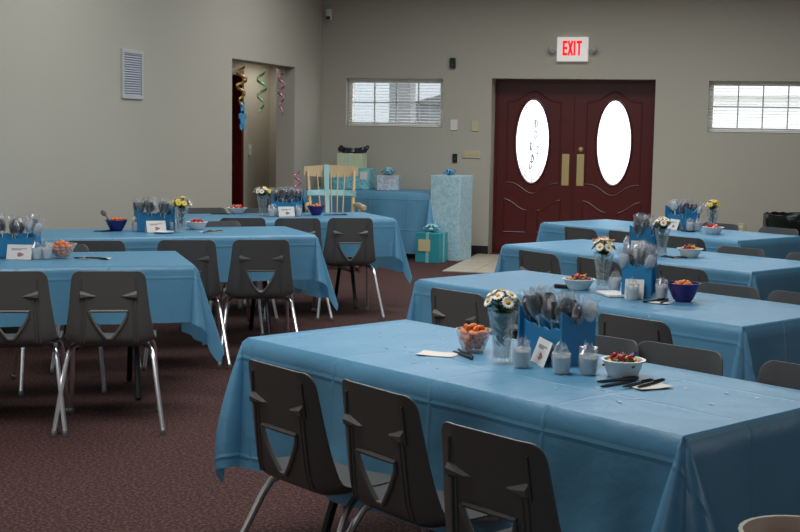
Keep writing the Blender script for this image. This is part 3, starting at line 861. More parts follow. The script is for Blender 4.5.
def vase_proto():
    root = empty('flower_vase')
    m = MB(); n = 24
    outer = [(0, 0), (.030, 0), (.033, .004), (.029, .016), (.028, .04), (.032, .085), (.042, .135), (.050, .165)]
    inner = [(.047, .165), (.039, .135), (.029, .085), (.025, .04), (.024, .016), (0, .014)]
    m.lathe(outer+inner, n); m.build('glass_body', M_vase, root)
    m = MB()
    for k in range(12):
        a = 2*PI*k/12; m.tube([((r+.0006)*math.cos(a), (r+.0006)*math.sin(a), z) for r, z in outer[3:-1]], .0016, 5)
    m.build('cut_rib', M_vase, root)
    m = MB(); m.lathe([(0, .0155), (.0235, .0165), (.0245, .04), (.0275, .07), (0, .07)], 18); m.build('water', sheer('water', (140, 158, 136), .16, .03, .02, .1), root)
    return root
def vase(t, lx, ly, label, nf, yel, seed, lean=(0, 0), spread=1.0):
    rng = random.Random(seed)
    v = place(inst('vase', vase_proto), t, lx, ly, seed*37); tag(v, label, 'vase', 'cut glass flower vases')
    for k in range(nf):
        y = k % 5 in yel
        f = inst('flower%d' % y, flower_proto(y))
        el = R_(78) if k == 0 else (R_(46) if k < 5 else R_(14)); a = k*2.4+seed
        R0 = .040+rng.uniform(-.004, .006)
        d = Vector((math.cos(a)*math.cos(el), math.sin(a)*math.cos(el), math.sin(el)))
        hx, hy, hz = d.x*R0*1.15*spread+lean[0]*.02, d.y*R0*1.15*spread+lean[1]*.02, .188+d.z*R0*1.1
        d = (d+Vector((0, 0, .35))).normalized()
        wv = v.location
        f.location = (wv.x+hx, wv.y+hy, wv.z+hz)
        q = Vector((0, 0, 1)).rotation_difference(d); f.rotation_euler = (q.to_matrix() @ Matrix.Rotation(rng.uniform(0, 6), 3, 'Z')).to_euler()
        tag(f, ('yellow bloom' if y else 'white daisy with yellow eye')+' in the glass vase on %s' % WHERE[t], 'flower', 'flowers in the vase on %s' % WHERE[t])
    # dark greenery tucked into the mouth
    fo = MB()
    for k in range(84):
        a = k*2.4; r = .004+.026*rng.random(); z = .05+.135*rng.random()**.7; sz = .014+.010*rng.random()
        c = Vector((r*math.cos(a)*(.55+z*2.2), r*math.sin(a)*(.55+z*2.2), z)); u = Vector((math.cos(a), math.sin(a), .8)).normalized(); w_ = u.cross(Vector((0, 0, 1))).normalized()*sz*.45
        p = [c-u*sz, c+w_, c+u*sz, c-w_]; nn = u.cross(w_).normalized()*.0006
        fo.add([x+nn for x in p]+[x-nn for x in p], [(0,1,2,3),(7,6,5,4),(0,4,5,1),(1,5,6,2),(2,6,7,3),(3,7,4,0)])
    g = fo.build('greenery', M_green, None, smooth=0); g.location = v.location
    g['kind'] = 'stuff'; tag(g, 'dark green leaves filling the vase on %s' % WHERE[t], 'leaves')
# bowls
def bowl_mesh(r, h, base, th=.003, n=28, flare=1.0, lip=.004):
    k = 8; o = [(base+(r-base)*(i/k)**flare, h*(i/k)) for i in range(k+1)]
    o = [(0, 0)]+o+[(r+lip, h+.0005), (r+lip, h+.003)]
    i_ = [(max(.001, a-th), b+th*.8) for a, b in o[1:-2]][::-1]
    return MB().lathe(o+[(r-th, h+.003)]+i_+[(0, th*.8)], n)
SN = {}
def snack(k):
    if k not in SN:
        rng = random.Random(k); m = MB(); m.blob((0, 0, 0), (.0155, .0105, .0095), 9, 6, .16, rng); SN[k] = m.mesh('snack_piece', M_orange, 50)
    o = bpy.data.objects.new('snack_piece', SN[k]); C.objects.link(o); return o
SWEETC = [(190, 40, 34), (226, 190, 50), (60, 120, 60), (176, 44, 60), (40, 70, 140), (216, 96, 40), (130, 40, 90)]
SW = {}
def sweet(k):
    if k not in SW:
        m = MB(); m.blob((0, 0, 0), (.011, .008, .008), 9, 6)
        for s in (-1, 1): m.add([(s*.010, 0, 0), (s*.019, .007, .003), (s*.020, 0, -.003), (s*.019, -.007, .003), (s*.0185, 0, .005)], [(0,1,4),(0,4,3),(0,3,2),(0,2,1),(1,2,3,4)])
        SW[k] = m.mesh('wrapped_candy', mat('candy_foil_%d' % k, SWEETC[k], .3), 40)
    o = bpy.data.objects.new('wrapped_candy', SW[k]); C.objects.link(o); return o
def fill(t, bx, by, z0, rads, make, label, cat, group, seed):
    """rads: list of (height, radius, how many) rings"""
    rng = random.Random(seed); c = at(t, bx, by, 0)
    for z, r, n in rads:
        for k in range(n):
            a = 2*PI*k/max(n, 1)+rng.uniform(-.25, .25)+z*50; q = r*(1+rng.uniform(-.1, .05)) if n > 1 else 0
            o = make(rng.randrange(7)); o.location = (c[0]+q*math.cos(a), c[1]+q*math.sin(a), z0+z+rng.uniform(-.003, .003))
            o.rotation_euler = (rng.uniform(-.6, .6), rng.uniform(-.6, .6), rng.uniform(0, 6)); tag(o, label, cat, group)
def snack_bowl(t, lx, ly, m, colour, seed, r=.062, h=.078):
    b = bowl_mesh(r, h, .034, flare=.75).build('snack_bowl', m, None); place(b, t, lx, ly)
    tag(b, '%s plastic bowl of orange snacks on %s' % (colour, WHERE[t]), 'bowl')
    q = r/.064
    fill(t, lx, ly, ZT, [(.016, .020*q, 5), (.033, .030*q, 8), (.034, .006, 2), (.050, .037*q, 9), (.051, .014*q, 3), (.066, .040*q, 10), (.068, .018*q, 6), (.080, .026*q, 6), (.086, .006, 2)], snack,
         'orange snack piece in the %s bowl on %s' % (colour, WHERE[t]), 'snack', 'orange snacks in the %s bowl on %s' % (colour, WHERE[t]), seed)
def candy_bowl(t, lx, ly, seed, label, what='wrapped candy', maker=sweet, r=.072, h=.048):
    b = bowl_mesh(r, h, .044, flare=.85, lip=.007).build('candy_bowl', M_bowl, None); place(b, t, lx, ly); tag(b, label, 'bowl', 'white foam bowls')
    fill(t, lx, ly, ZT, [(.014, .028, 7), (.030, .042, 10), (.030, .018, 5), (.046, .046, 11), (.048, .026, 7), (.058, .014, 4), (.062, .03, 5)], maker,
         '%s in the white bowl on %s' % (what, WHERE[t]), 'candy', '%s in the white bowl on %s' % (what, WHERE[t]), seed)
STRAW = {}
def straw(k):
    k = k % 3
    if k not in STRAW:
        m = MB(); m.lathe([(0, -.012), (.006, -.008), (.0105, .002), (.009, .009), (0, .011)], 10); STRAW[k] = m.mesh('red_sweet', mat('red_sweet_%d' % k, [(196, 40, 36), (214, 96, 86), (232, 170, 150)][k], .35), 50)
    o = bpy.data.objects.new('red_sweet', STRAW[k]); C.objects.link(o); return o
PEN = {}
def pen_proto():
    root = empty('pen')
    m = MB(); m.tube([(-.062, 0, .005), (-.05, 0, .005), (.02, 0, .005)], [.0025, .005, .005], 10); m.build('barrel', M_pen, root)
    m = MB(); m.tube([(.02, 0, .0055), (.070, 0, .0055), (.073, 0, .0055)], [.0056, .0056, .004], 10); m.box((.042, 0, .0125), (.042, .003, .0022)); m.build('cap', M_pen, root)
    return root
def pen(t, lx, ly, rz, label, z=ZT):
    o = place(inst('pen', pen_proto), t, lx, ly, rz, z); o.scale = (1.15, .85, .85); tag(o, label, 'pen', 'black pens')
def sheet(t, lx, ly, rz, w_, d_, name, label, cat, m=None, curl=.002):
    g = MB(); n = 6
    vs = [(-w_/2+w_*i/n, -d_/2+d_*k/n, .0012+curl*abs(i/n-.5)*2*abs(k/n-.5)*2) for i in range(n+1) for k in range(n+1)]
    fs = [(i*(n+1)+k, (i+1)*(n+1)+k, (i+1)*(n+1)+k+1, i*(n+1)+k+1) for i in range(n) for k in range(n)]
    g.add(vs, fs); g.add([(x, y, z-.0011) for x, y, z in vs], [f[::-1] for f in fs])
    o = g.build(name, m or M_paper, None, smooth=60, fix=False); place(o, t, lx, ly, rz); tag(o, label, cat)
    return o
# --- nearest right-hand table
caddy('R1', .02, .175, -14, 12, 1)
card('R1', .06, .085, -30, 'white tent card leaning before the blue caddy on the nearest right-hand table')
candle('R1', .055, -.025, 'wrapped candle cup nearest the daisies on the nearest right-hand table')
candle('R1', .20, .0, 'middle wrapped candle cup of three on the nearest right-hand table')
candle('R1', .262, .055, 'rightmost wrapped candle cup of three on the nearest right-hand table')
vase('R1', -.045, -.01, 'cut glass vase of daisies on the nearest right-hand table', 10, (3,), 1)
snack_bowl('R1', -.25, .065, M_clear, 'clear', 3, .06, .072)
candy_bowl('R1', .345, .12, 4, 'white foam bowl of bright wrapped candies on the nearest right-hand table', r=.062, h=.05)
sheet('R1', -.275, -.075, 27, .13, .085, 'napkin', 'white paper napkin left of the clear snack bowl on the nearest table', 'napkin')
pen('R1', -.226, .002, -26, 'left one of two black pens by the clear snack bowl'); pen('R1', -.206, -.03, -20, 'right one of two black pens by the clear snack bowl')
pen('R1', .386, .038, 77, 'leftmost black pen of four before the white candy bowl on the nearest table'); pen('R1', .424, -.005, 88, 'second black pen from the left before the white candy bowl on the nearest table')
pen('R1', .466, .035, 94, 'third black pen from the left before the white candy bowl on the nearest table', ZT+.002); pen('R1', .490, .066, 98, 'rightmost black pen of four before the white candy bowl on the nearest table', ZT+.002)
sheet('R1', .50, .055, 76, .12, .07, 'napkin', 'pale paper napkin under the pens by the candy bowl on the nearest table', 'napkin')
# --- second right-hand table
caddy('R2', .085, .06, -58, 12, 2)
card('R2', .158, -.066, 32, 'white tent card before the blue caddy on the second right-hand table', .62)
candle('R2', -.06, .065, 'wrapped candle cup beside the vase on the second right-hand table')
candle('R2', .185, -.115, 'wrapped candle cup before the blue caddy on the second right-hand table')
candle('R2', .235, .03, 'wrapped candle cup beside the purple bowl on the second right-hand table')
vase('R2', -.155, .09, 'cut glass vase of daisies on the second right-hand table', 10, (1, 4), 5)
candy_bowl('R2', -.20, -.03, 6, 'white foam bowl of bright candies on the second right-hand table'); snack_bowl('R2', .352, .03, M_purple, 'purple', 7, .073, .08)
m = MB(); m.box((0, 0, .009), (.09, .03, .018)); o = m.build('card_case', M_black, None, bevel=.003); place(o, 'R2', -.275, -.05, 20); tag(o, 'small black case beside the white candy bowl on the second right-hand table', 'case')
m = MB(); m.box((0, 0, .006), (.17, .10, .011)); o = m.build('booklet', M_card, None, bevel=.002); place(o, 'R2', .03, -.06, -30); tag(o, 'white booklet lying before the candles on the second right-hand table', 'booklet')
sheet('R2', .315, -.10, 10, .11, .06, 'napkin', 'white napkin beneath the pens on the second right-hand table', 'napkin')
pen('R2', .28, -.085, 85, 'left black pen by the purple bowl on the second right-hand table'); pen('R2', .318, -.06, 115, 'right black pen by the purple bowl on the second right-hand table')
# --- third right-hand table
caddy('R3', -.06, -.06, -62, 12, 3)
card('R3', .005, -.195, 28, 'white tent card before the blue caddy on the third right-hand table', .62)
candle('R3', -.15, -.10, 'wrapped candle cup left of the blue caddy on the third right-hand table'); candle('R3', .06, -.215, 'wrapped candle cup right of the blue caddy on the third right-hand table')
vase('R3', .125, -.12, 'glass vase of daisies on the third right-hand table', 9, (2,), 3)
snack_bowl('R3', -.22, -.25, sheer('rosy_plastic', (215, 150, 140), .4, .1, .03), 'rosy clear', 8, .066, .075)
candy_bowl('R3', .255, -.02, 9, 'white foam bowl of bright candies on the third right-hand table')
pen('R3', .19, -.14, -30, 'left black pen on the third right-hand table'); pen('R3', .225, -.145, 35, 'right black pen on the third right-hand table')
sheet('R3', .215, -.13, 5, .10, .06, 'napkin', 'white napkin beneath the pens on the third right-hand table', 'napkin')
# --- right-hand table by the doors
caddy('R4', .085, .085, -14, 12, 4)
card('R4', .09, -.0, -20, 'white tent card before the blue caddy on the table nearest the doors')
candle('R4', .245, -.02, 'front wrapped candle cup on the table nearest the doors'); candle('R4', .235, .085, 'rear wrapped candle cup on the table nearest the doors')
vase('R4', .34, .12, 'glass vase of yellow daisies on the table nearest the doors', 9, (1, 3), 4)
candy_bowl('R4', .50, -.08, 10, 'white foam bowl of pink sweets on the table nearest the doors', 'red sweet', straw)
m = MB(); m.box((0, 0, .005), (.10, .06, .010)); o = m.build('card_case', M_black, None, bevel=.003); place(o, 'R4', .27, -.075, -10); tag(o, 'flat black case before the candle cups on the table nearest the doors', 'case')
# --- nearest left-hand table
caddy('L1', .03, .10, -12, 12, 5)
card('L1', .055, .01, -18, 'white tent card before the blue caddy on the nearest left-hand table')
candle('L1', .14, -.01, 'wrapped candle cup against the right of the card on the nearest left-hand table'); candle('L1', .195, .0, 'wrapped candle cup beside the clear snack bowl on the nearest left-hand table'); candle('L1', -.07, .09, 'wrapped candle cup at the left picture edge on the nearest left-hand table')
snack_bowl('L1', .275, .045, sheer('clear_plastic_bowl', (225, 225, 225), .1), 'clear', 12, .078, .075)
pen('L1', .40, -.035, -25, 'left black pen on the nearest left-hand table'); pen('L1', .45, -.05, -45, 'right black pen on the nearest left-hand table')
sheet('L1', .45, -.03, -20, .16, .09, 'napkin', 'white napkin under the pens on the nearest left-hand table', 'napkin')
# --- middle left-hand table
caddy('L2', -.075, .09, 2, 12, 6)
card('L2', -.085, -.01, 6, 'white tilted tent card before the blue caddy on the middle left-hand table')
candle('L2', -.205, .06, 'left wrapped candle cup on the middle left-hand table'); candle('L2', .045, .06, 'right wrapped candle cup on the middle left-hand table')
vase('L2', .09, -.02, 'glass vase of yellow and white flowers on the middle left-hand table', 13, (0, 2), 6, spread=1.45)
snack_bowl('L2', -.33, .12, M_navy, 'navy blue', 13, .074, .075)
candy_bowl('L2', .24, .18, 14, 'white foam bowl of red sweets on the middle left-hand table', 'red sweet', straw, .072, .05)
m = MB(); m.lathe([(0, 0), (.05, 0), (.07, .010), (.072, .012), (.05, .004), (0, .004)], 24); o = m.build('saucer', M_bowl, None); place(o, 'L2', -.045, -.10); tag(o, 'small white saucer before the caddy on the middle left-hand table', 'saucer')
pen('L2', -.42, .10, 10, 'left black pen by the navy bowl on the middle left-hand table'); pen('L2', -.38, .09, 28, 'right black pen by the navy bowl on the middle left-hand table')
pen('L2', .255, -.07, 55, 'left black pen by the bowl of red sweets on the middle left-hand table'); pen('L2', .295, -.075, 20, 'right black pen by the bowl of red sweets on the middle left-hand table')
sheet('L2', .29, -.06, 20, .16, .09, 'napkin', 'white napkin under the pens on the middle left-hand table', 'napkin')
# spoon standing in the navy bowl
root = tag(empty('serving_scoop'), 'grey scoop sticking out of the navy blue snack bowl', 'scoop'); c = at('L2', -.36, .135, ZT+.055); root.location = c; root.rotation_euler = (0, R_(-38), R_(20))
m = MB(); m.tube([(0, 0, 0), (0, 0, .07)], .005, 8); m.build('handle', mat('grey_plastic', (120, 112, 104), .5), root)
m = MB(); m.blob((0, 0, .085), (.018, .008, .024), 12, 8); m.build('scoop_bowl', mat('grey_plastic', (120, 112, 104), .5), root)
# --- farthest left-hand table
caddy('L3', .15, .075, -6, 12, 7)
card('L3', .125, -.03, 0, 'white tent card before the blue caddy on the farthest left-hand table')
candle('L3', .0, -.03, 'left wrapped candle cup on the farthest left-hand table'); candle('L3', .035, .01, 'second wrapped candle cup beside the vase on the farthest left-hand table'); candle('L3', .235, -.015, 'wrapped candle cup right of the card on the farthest left-hand table')
vase('L3', -.04, .09, 'glass vase of cream daisies on the farthest left-hand table', 13, (0, 3), 7, spread=1.4)
candy_bowl('L3', -.19, .34, 15, 'white foam bowl of pink sweets on the farthest left-hand table', 'red sweet', straw, .08, .045)
snack_bowl('L3', .41, .06, M_purple, 'purple', 16, .074, .075)
pen('L3', -.36, .25, -8, 'black pen left of the sweets bowl on the farthest left-hand table'); pen('L3', .53, .03, 10, 'left black pen right of the purple bowl on the farthest left-hand table'); pen('L3', .585, .02, 0, 'right black pen right of the purple bowl on the farthest left-hand table')
# --- frosted bowl at the bottom right
bl = bowl_mesh(.098, .105, .066, th=.0035, flare=.8).build('frosted_bowl', sheer('frosted_plastic', (214, 210, 196), .62, .3, .03), None)
bl.location = (.134, 2.178, ZT); tag(bl, 'frosted plastic bowl of orange snacks cut off by the bottom right corner', 'bowl')
rng = random.Random(21)
for z, r, n in [(.02, .04, 8), (.045, .055, 12), (.045, .02, 4), (.066, .066, 14), (.066, .03, 8), (.08, .05, 8), (.085, .02, 3)]:
    for k in range(n):
        a = 2*PI*k/n+rng.uniform(-.2, .2); o = snack(rng.randrange(7)); o.location = (.134+r*math.cos(a), 2.178+r*math.sin(a), ZT+z); o.rotation_euler = (rng.uniform(-.5, .5), rng.uniform(-.5, .5), rng.uniform(0, 6))
        tag(o, 'orange snack piece in the frosted bowl at the bottom right', 'snack', 'orange snacks in the frosted bowl')
# confetti on the tables
rng = random.Random(8)
for t in ('R1', 'R2', 'R3', 'L1', 'L2'):
    m = MB()
    for k in range(46):
        x, y = rng.uniform(-.85, .85), rng.uniform(-.32, .32); a = rng.uniform(0, 6); s = rng.uniform(.004, .009)
        m.prism([(x+s*math.cos(a+q), y+s*math.sin(a+q)*.7) for q in (0, 1.3, 2.6, 3.9, 5.2)], .0, .0008)
    o = m.build('confetti', mat('confetti_foil', (172, 192, 206), .3, metal=.2), None, smooth=0); place(o, t, 0, 0, 0, TZ+.0062)
    o['kind'] = 'stuff'; tag(o, 'shiny foil confetti scattered over %s' % WHERE[t], 'confetti')

# ------------------------------------------------------------------ gifts and rocking chair by the back wall
M_gift = wrap_mat('gift_paper_clouds', (156, 200, 214), (192, 216, 224), 26)
M_teal = mat('gift_teal', (52, 156, 170), .4)
M_rib = mat('ribbon_aqua', (150, 200, 202), .4)
M_gz = TZ+.006
def bow(mb, c, s, n=8):
    for k in range(n):
        a = 2*PI*k/n; e = .5+.35*(k % 2)
        p = [Vector((0, 0, 0)), Vector((.5*math.cos(a), .5*math.sin(a), e)), Vector((math.cos(a), math.sin(a), e*.7)), Vector((.6*math.cos(a), .6*math.sin(a), .12)), Vector((0, 0, .02))]
        pr = Vector((-math.sin(a), math.cos(a), 0))*.22
        mb.strip([Vector(c)+(q-pr)*s for q in p], [Vector(c)+(q+pr)*s for q in p])
root = tag(empty('tall_gift', (-3.065, 14.56, 0), R_(-12)), 'tall gift box in pale blue cloud paper standing by the doors', 'gift')
m = MB(); m.box((0, 0, .475), (.36, .36, .95)); m.build('box', M_gift, root, bevel=.006)
m = MB(); bow(m, (-.02, -.02, .951), .075); m.build('bow', mat('bow_blue', (70, 160, 205), .35), root, smooth=0, fix=False, label='blue ribbon bow')
root = tag(empty('square_gift', (-3.205, 14.20, 0), R_(-10)), 'square teal gift box with cream tag on the carpet', 'gift')
m = MB(); m.box((0, 0, .165), (.29, .24, .33)); m.build('box', M_teal, root, bevel=.005)
m = MB(); m.box((0, -.1215, .165), (.035, .003, .33)); m.box((0, 0, .3315), (.035, .24, .003)); m.box((.1465, 0, .165), (.003, .035, .33)); m.build('ribbon', M_rib, root, smooth=0)
m = MB(); m.box((-.035, -.125, .19), (.14, .004, .13)); m.build('gift_tag', mat('tag_cream', (214, 200, 156), .7), root, smooth=0, label='cream paper tag')
m = MB(); bow(m, (0, 0, .333), .10, 10); m.build('tissue', mat('tissue_aqua', (150, 205, 212), .6), root, smooth=0, fix=False)
root = tag(empty('turquoise_gift', (-4.30, 14.88, M_gz)), 'turquoise and white gift box at the bottom of the stack on the gift table', 'gift')
m = MB(); m.box((0, 0, .12), (.44, .30, .24)); m.build('box', wrap_mat('gift_paper_turquoise', (84, 176, 190), (150, 206, 212), 30), root, bevel=.004)
m = MB(); m.box((.155, -.152, .16), (.09, .004, .09)); m.build('gift_tag', M_card, root, smooth=0)
root = tag(empty('checked_gift', (-4.33, 14.88, M_gz+.242)), 'pale yellow checked gift box stacked on the turquoise one', 'gift')
m = MB(); m.box((0, 0, .085), (.30, .24, .17)); m.build('box', wrap_mat('gift_paper_check', (214, 214, 160), (196, 214, 196), 40, 'checker'), root, bevel=.004)
m = MB(); m.box((0, -.1215, .085), (.03, .003, .17)); m.box((0, 0, .1715), (.03, .24, .003)); m.build('ribbon', mat('ribbon_pale', (196, 214, 200), .4), root, smooth=0)
rng = random.Random(4)
m = MB()
for x, y, z, r in ((-.15, 0, .045, .045), (-.10, .02, .03, .05), (-.04, -.01, .028, .045), (.03, .01, .028, .05), (.09, 0, .036, .045), (.13, .0, .055, .036), (-.165, .0, .075, .02), (.155, 0, .08, .022)): m.blob((x, y, z), (r*1.15, r, r*.75), 10, 7, .25, rng)
o = m.build('gift_bag', mat('dark_foil', (40, 42, 52), .28), None); o.location = (-4.30, 14.88, M_gz+.414); tag(o, 'crumpled dark foil gift bag on top of the gift stack', 'bag')
root = tag(empty('small_gift', (-3.86, 14.80, M_gz), R_(6)), 'small patterned gift box with a curly bow on the gift table', 'gift')
m = MB(); m.box((0, 0, .085), (.25, .20, .17)); m.build('box', wrap_mat('gift_paper_small', (186, 178, 186), (190, 212, 222), 20), root, bevel=.004)
m = MB(); bow(m, (-.01, 0, .17), .085, 12); m.blob((-.01, 0, .22), .045, 10, 6, .3, rng); m.build('bow', mat('bow_pale_blue', (134, 186, 206), .35), root, smooth=0, fix=False)
# rocking chair
root = tag(empty('rocking_chair', (-4.02, 13.15, 0), R_(22)), 'natural pine rocking chair tied with aqua ribbon before the gift table', 'rocking chair')
def rk(path, r, name, n=10, flat=None): m = MB(); m.tube(path, r, n, flat=flat); return m.build(name, M_wood, root)
m = MB(); m.box((0, .0, .43), (.50, .46, .035)); m.build('seat', M_wood, root, bevel=.012)
for s in (-1, 1):
    rk([(s*.215, .20, .445), (s*.235, .29, .75), (s*.25, .36, 1.0)], [.017, .019, .015], 'back_post')
    rk([(s*.21, -.19, .42), (s*.235, -.22, .06)], [.015, .02], 'leg'); rk([(s*.20, .19, .42), (s*.23, .23, .06)], [.015, .02], 'leg')
    rk([(s*.25, -.40+.80*i/14-.02, .022+.16*((i-6.2)/9)**2) for i in range(15)], .017, 'rocker')
    m = MB(); m.tube([(s*.238, .275, .655), (s*.27, .10, .665), (s*.285, -.10, .66), (s*.29, -.24, .65), (s*.29, -.27, .648)], [.016, .02, .022, .03, .024], 10); m.build('arm', M_wood, root)
    rk([(s*.235, -.17, .445), (s*.283, -.19, .65)], [.013, .016], 'arm_post'); rk([(s*.24, .02, .445), (s*.276, .01, .655)], .010, 'arm_post')
m = MB(); n = 14
cur = [(-.29+.58*i/n, .365+.05*(1-(2*i/n-1)**2), 1.0) for i in range(n+1)]
for i in range(n):
    a, b = Vector(cur[i]), Vector(cur[i+1]); h0 = .048+.016*math.sin(PI*i/n); h1 = .048+.016*math.sin(PI*(i+1)/n)
    m.add([a+Vector((0, -.011, -h0)), b+Vector((0, -.011, -h1)), b+Vector((0, -.011, h1)), a+Vector((0, -.011, h0)), a+Vector((0, .011, -h0)), b+Vector((0, .011, -h1)), b+Vector((0, .011, h1)), a+Vector((0, .011, h0))], [(0,1,2,3),(7,6,5,4),(0,4,5,1),(3,2,6,7)]+([(0,3,7,4)] if i == 0 else [])+([(1,5,6,2)] if i == n-1 else []))
m.build('crest_rail', M_wood, root)
for k in range(5):
    x = -.13+.065*k; u = (2*(x+.29)/.58-1)
    rk([(x*.85, .20, .445), (x, .32, .75), (x*1.15, .365+.05*(1-u*u), .99)], [.010, .017, .014], 'spindle', 8, .55)
m = MB()
m.strip([(-.075, .395, 1.07), (-.075, .36, .96), (-.07, .30, .72), (-.07, .21, .46)], [(-.02, .395, 1.07), (-.02, .36, .96), (-.02, .30, .72), (-.02, .21, .46)])
m.strip([(-.26, .26, .80), (-.13, .325, .805), (0, .335, .805), (.13, .325, .805), (.26, .26, .80)], [(-.26, .25, .745), (-.13, .305, .745), (0, .315, .745), (.13, .305, .745), (.26, .25, .745)])
o = m.build('ribbon', M_rib, root, smooth=0, fix=False, label='aqua ribbon tied across the slats'); so = o.modifiers.new('t', 'SOLIDIFY'); so.thickness = .003

# ------------------------------------------------------------------ things on the walls
root = tag(empty('exit_sign', (-1.834, YB, 2.393)), 'white exit sign with red letters over the doors', 'exit sign')
m = MB(); m.box((0, -.03, 0), (.355, .06, .275)); m.build('housing', mat('exit_housing', (236, 232, 228), .4, emit=.32), root, bevel=.006)
m = MB()
def seg(x0, z0, x1, z1, t=.030):
    a = math.atan2(z1-z0, x1-x0); L = math.hypot(x1-x0, z1-z0)
    m.box((0, 0, 0), (L+t*(abs(math.cos(a)) > .95)*0, .004, t), Matrix.Translation(((x0+x1)/2, -.0622, (z0+z1)/2)) @ Matrix.Rotation(-a, 4, 'Y'))
h = .083
x = -.134
seg(x, -h, x, h); [seg(x-.010, z, x+.055, z) for z in (-h+.015, 0, h-.015)]
x = -.062; seg(x, -h, x+.062, h); seg(x, h, x+.062, -h)
x = .033; seg(x, -h, x, h)
x = .104; seg(x, -h, x, h); seg(x-.042, h-.015, x+.042, h-.015)
m.v = [(x*.74, y, z+.012) for x, y, z in m.v]
m.build('exit_letters', mat('exit_red', (226, 22, 30), .4, emit=1.0), root, smooth=0, label='red EXIT lettering')
for s in (-1, 1):
    m = MB(); m.tube([(s*.176, -.03, -.01), (s*.20, -.035, -.01)], .015, 8)
    m.lathe([(0, .03), (.030, .028), (.040, .0), (.044, -.022), (.043, -.026), (.037, -.024), (0, -.018)], 18, Matrix.Translation((s*.232, -.05, -.01)) @ Matrix.Rotation(R_(-60), 4, 'X') @ Matrix.Rotation(s*R_(30), 4, 'Y') @ Matrix.Rotation(PI, 4, 'X'))
    m.build('lamp_head', mat('lamp_grey', (176, 174, 168), .4), root)
def plate(name, x, z, w_, h_, m_, label, cat, toggles=0, d=.012):
    root = tag(empty(name, (x, YB, z)), label, cat)
    m = MB(); m.box((0, -d/2, 0), (w_, d, h_)); m.build('plate', m_, root, bevel=.003)
    if toggles:
        for k in range(toggles):
            m = MB(); m.box(((k-(toggles-1)/2)*.046, -d-.006, .004), (.010, .012, .024)); m.build('toggle', m_, root, smooth=0)
    return root
r = plate('wall_strobe', -3.232, 2.234, .065, .115, M_black, 'small black box high on the back wall between window and doors', 'alarm', d=.04)
m = MB(); m.box((0, -.042, -.02), (.03, .006, .03)); m.build('lens', mat('lens_grey', (60, 60, 64), .3), r, smooth=0)
plate('light_switch', -3.205, 1.513, .085, .125, M_white, 'white switch plate under the black box, left of the beige one', 'switch', 1)
plate('thermostat_plate', -2.954, 1.505, .085, .125, M_beige, 'beige switch plate nearest the door frame', 'switch', 1)
r = plate('card_reader', -3.185, 1.126, .055, .10, M_black, 'small black wall socket above the tall gift', 'socket', d=.02)
m = MB(); m.box((0, -.021, -.005), (.02, .004, .03)); m.build('socket_face', mat('lens_grey', (60, 60, 64), .3), r, smooth=0)
plate('switch_bank', -2.99, 1.172, .21, .085, M_beige, 'wide beige four-switch plate between the black socket and the doors', 'switch', 4)
r = plate('wall_outlet', .112, .40, .085, .13, M_beige, 'beige outlet plate low on the back wall behind the far table', 'outlet')
m = MB(); m.box((0, -.013, .027), (.034, .004, .03)); m.box((0, -.013, -.027), (.034, .004, .03)); m.build('socket_face', M_white, r, smooth=0)
root = tag(empty('motion_sensor', (-4.748, YB, 2.795)), 'white motion sensor high in the corner of the back wall', 'sensor')
m = MB(); m.box((0, -.03, 0), (.07, .06, .135)); m.build('body', M_white, root, bevel=.012)
m = MB(); m.box((0, -.061, -.04), (.05, .006, .04)); m.build('lens', mat('lens_grey', (60, 60, 64), .3), root, smooth=0)
root = tag(empty('return_grille', (XL, 10.085, 1.882)), 'white louvred air grille on the left wall', 'vent')
m = MB(); W_, H_ = .36, .37
for a in (-1, 1): m.box((.008, a*(W_/2), 0), (.016, .03, H_+.03)); m.box((.008, 0, a*(H_/2)), (.016, W_-.03, .03))
m.build('frame', mat('grille_paint', (186, 186, 184), .5), root, smooth=0)
m = MB()
for k in range(18):
    z = -H_/2+.02+k*(H_-.04)/17
    m.box((.008, 0, z), (.018, W_-.03, .0025), Matrix.Translation((.008, 0, z)) @ Matrix.Rotation(R_(60), 4, 'Y') @ Matrix.Translation((-.008, 0, -z)))
m.build('louvres', mat('grille_louvre', (158, 163, 172), .5), root, smooth=0)
m = MB(); m.box((.002, 0, 0), (.003, W_-.02, H_-.02)); m.build('back_plate', mat('grille_back', (140, 146, 156), .6), root, smooth=0)
r = empty('light_switch', (AX, 14.60, 1.18)); tag(r, 'white switch plate inside the left alcove', 'switch')
m = MB(); m.box((.005, 0, 0), (.01, .085, .125)); m.build('plate', M_white, r, bevel=.003)
m = MB(); m.box((.014, 0, .004), (.012, .01, .024)); m.build('toggle', M_white, r, smooth=0)

# ------------------------------------------------------------------ streamers hanging in the alcove opening
def streamer(y, ztop, zbot, col, turns, r, label, x=XL-.06, wd=.032, top=AZ):
    n = int(turns*18)
    A, B = [], []
    for i in range(n+1):
        f = i/n; a = 2*PI*turns*f; rr = r*(.45+.55*math.sin(PI*min(1, f*1.15+.06)))
        z = ztop+(zbot-ztop)*f
        c, s = math.cos(a)*rr, math.sin(a)*rr
        A.append((x+c, y+s, z+wd/2)); B.append((x+c*.92, y+s*.92, z-wd/2))
    m = MB(); m.strip(A, B)
    m.tube([(x, y, top), (x, y, ztop)], .001, 5)
    o = m.build('streamer', mat('foil_'+label.split()[0], col, .22, metal=.35), None, smooth=60, fix=False)
    so = o.modifiers.new('t', 'SOLIDIFY'); so.thickness = .0006
    tag(o, label, 'streamer', 'curled foil streamers in the alcove opening')
streamer(12.75, 2.09, 1.66, (214, 182, 100), 3.0, .062, 'gold curled foil streamer hanging leftmost in the alcove opening')
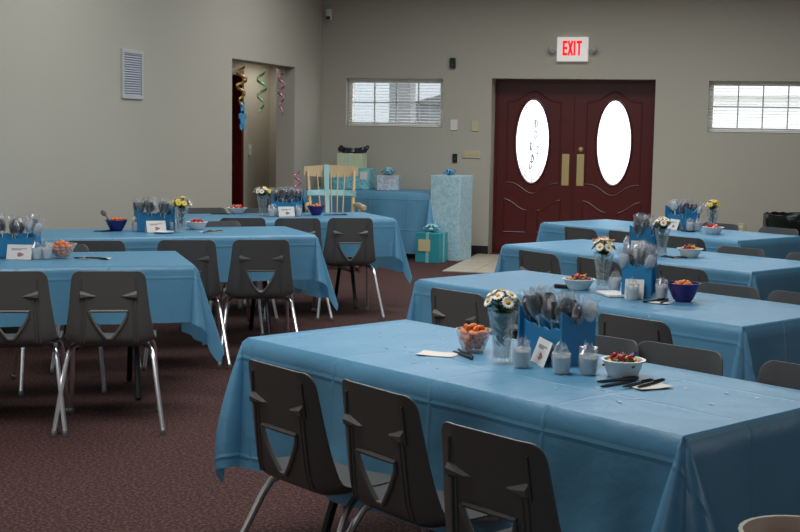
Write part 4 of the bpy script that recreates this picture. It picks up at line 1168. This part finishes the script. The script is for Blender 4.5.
streamer(13.34, 2.06, 1.60, (150, 206, 136), 2.6, .060, 'green curled foil streamer hanging in the middle of the alcove opening')
streamer(13.97, 2.08, 1.60, (220, 150, 184), 3.2, .042, 'pink curled foil streamer hanging rightmost in the alcove opening')
streamer(13.10, 1.02, .70, (226, 130, 180), 2.6, .04, 'rose curled ribbon dangling beside the crest of the rocking chair', x=-4.40, wd=.02, top=1.03)
m = MB()
def disc(cx, cz, r, sz=1): m.prism([(cx+r*math.cos(q), cz+r*sz*math.sin(q)) for q in [2*PI*i/20 for i in range(20)]], -.004, .004, Matrix.Translation((XL-.06, 12.78, 1.54)) @ Matrix.Scale(1.2, 4) @ Matrix.Rotation(PI/2, 4, 'Z') @ Matrix.Rotation(PI/2, 4, 'X'))
disc(0, .0, .055, 1.25); disc(0, .085, .045); disc(-.035, .125, .02); disc(.035, .125, .02); disc(-.06, .02, .026); disc(.062, .02, .026); disc(-.035, -.07, .028); disc(.035, -.07, .028)
o = m.build('bear_cutout', mat('bear_blue', (44, 140, 186), .5), None, smooth=20)
tag(o, 'small blue card cutout hanging under the gold streamer', 'decoration')

# ------------------------------------------------------------------ bin
root = tag(empty('trash_can', (.62, 14.35, 0)), 'black trash can with a black bag over its rim by the back wall', 'bin')
m = MB(); m.lathe([(0, 0), (.22, 0), (.225, .02), (.27, .60), (.262, .60), (.21, .02), (0, .02)], 28); m.build('barrel', mat('bin_black', (16, 18, 18), .4), root)
m = MB(); rng = random.Random(6); n = 40; vs = []
for k, (r, z) in enumerate([(.255, .50), (.268, .61), (.280, .645), (.292, .635), (.296, .58), (.290, .50), (.287, .42)]):
    for q in range(n):
        a = 2*PI*q/n; vs.append(((r+rng.uniform(-.004, .006)+.004*math.sin(9*a)*(k > 3))*math.cos(a), (r+rng.uniform(-.004, .006))*math.sin(a), z+rng.uniform(-.008, .008)))
m.add(vs, [(i*n+q, i*n+(q+1) % n, (i+1)*n+(q+1) % n, (i+1)*n+q) for i in range(6) for q in range(n)])
m.build('bin_bag', mat('bag_black', (12, 22, 18), .25), root, smooth=50)
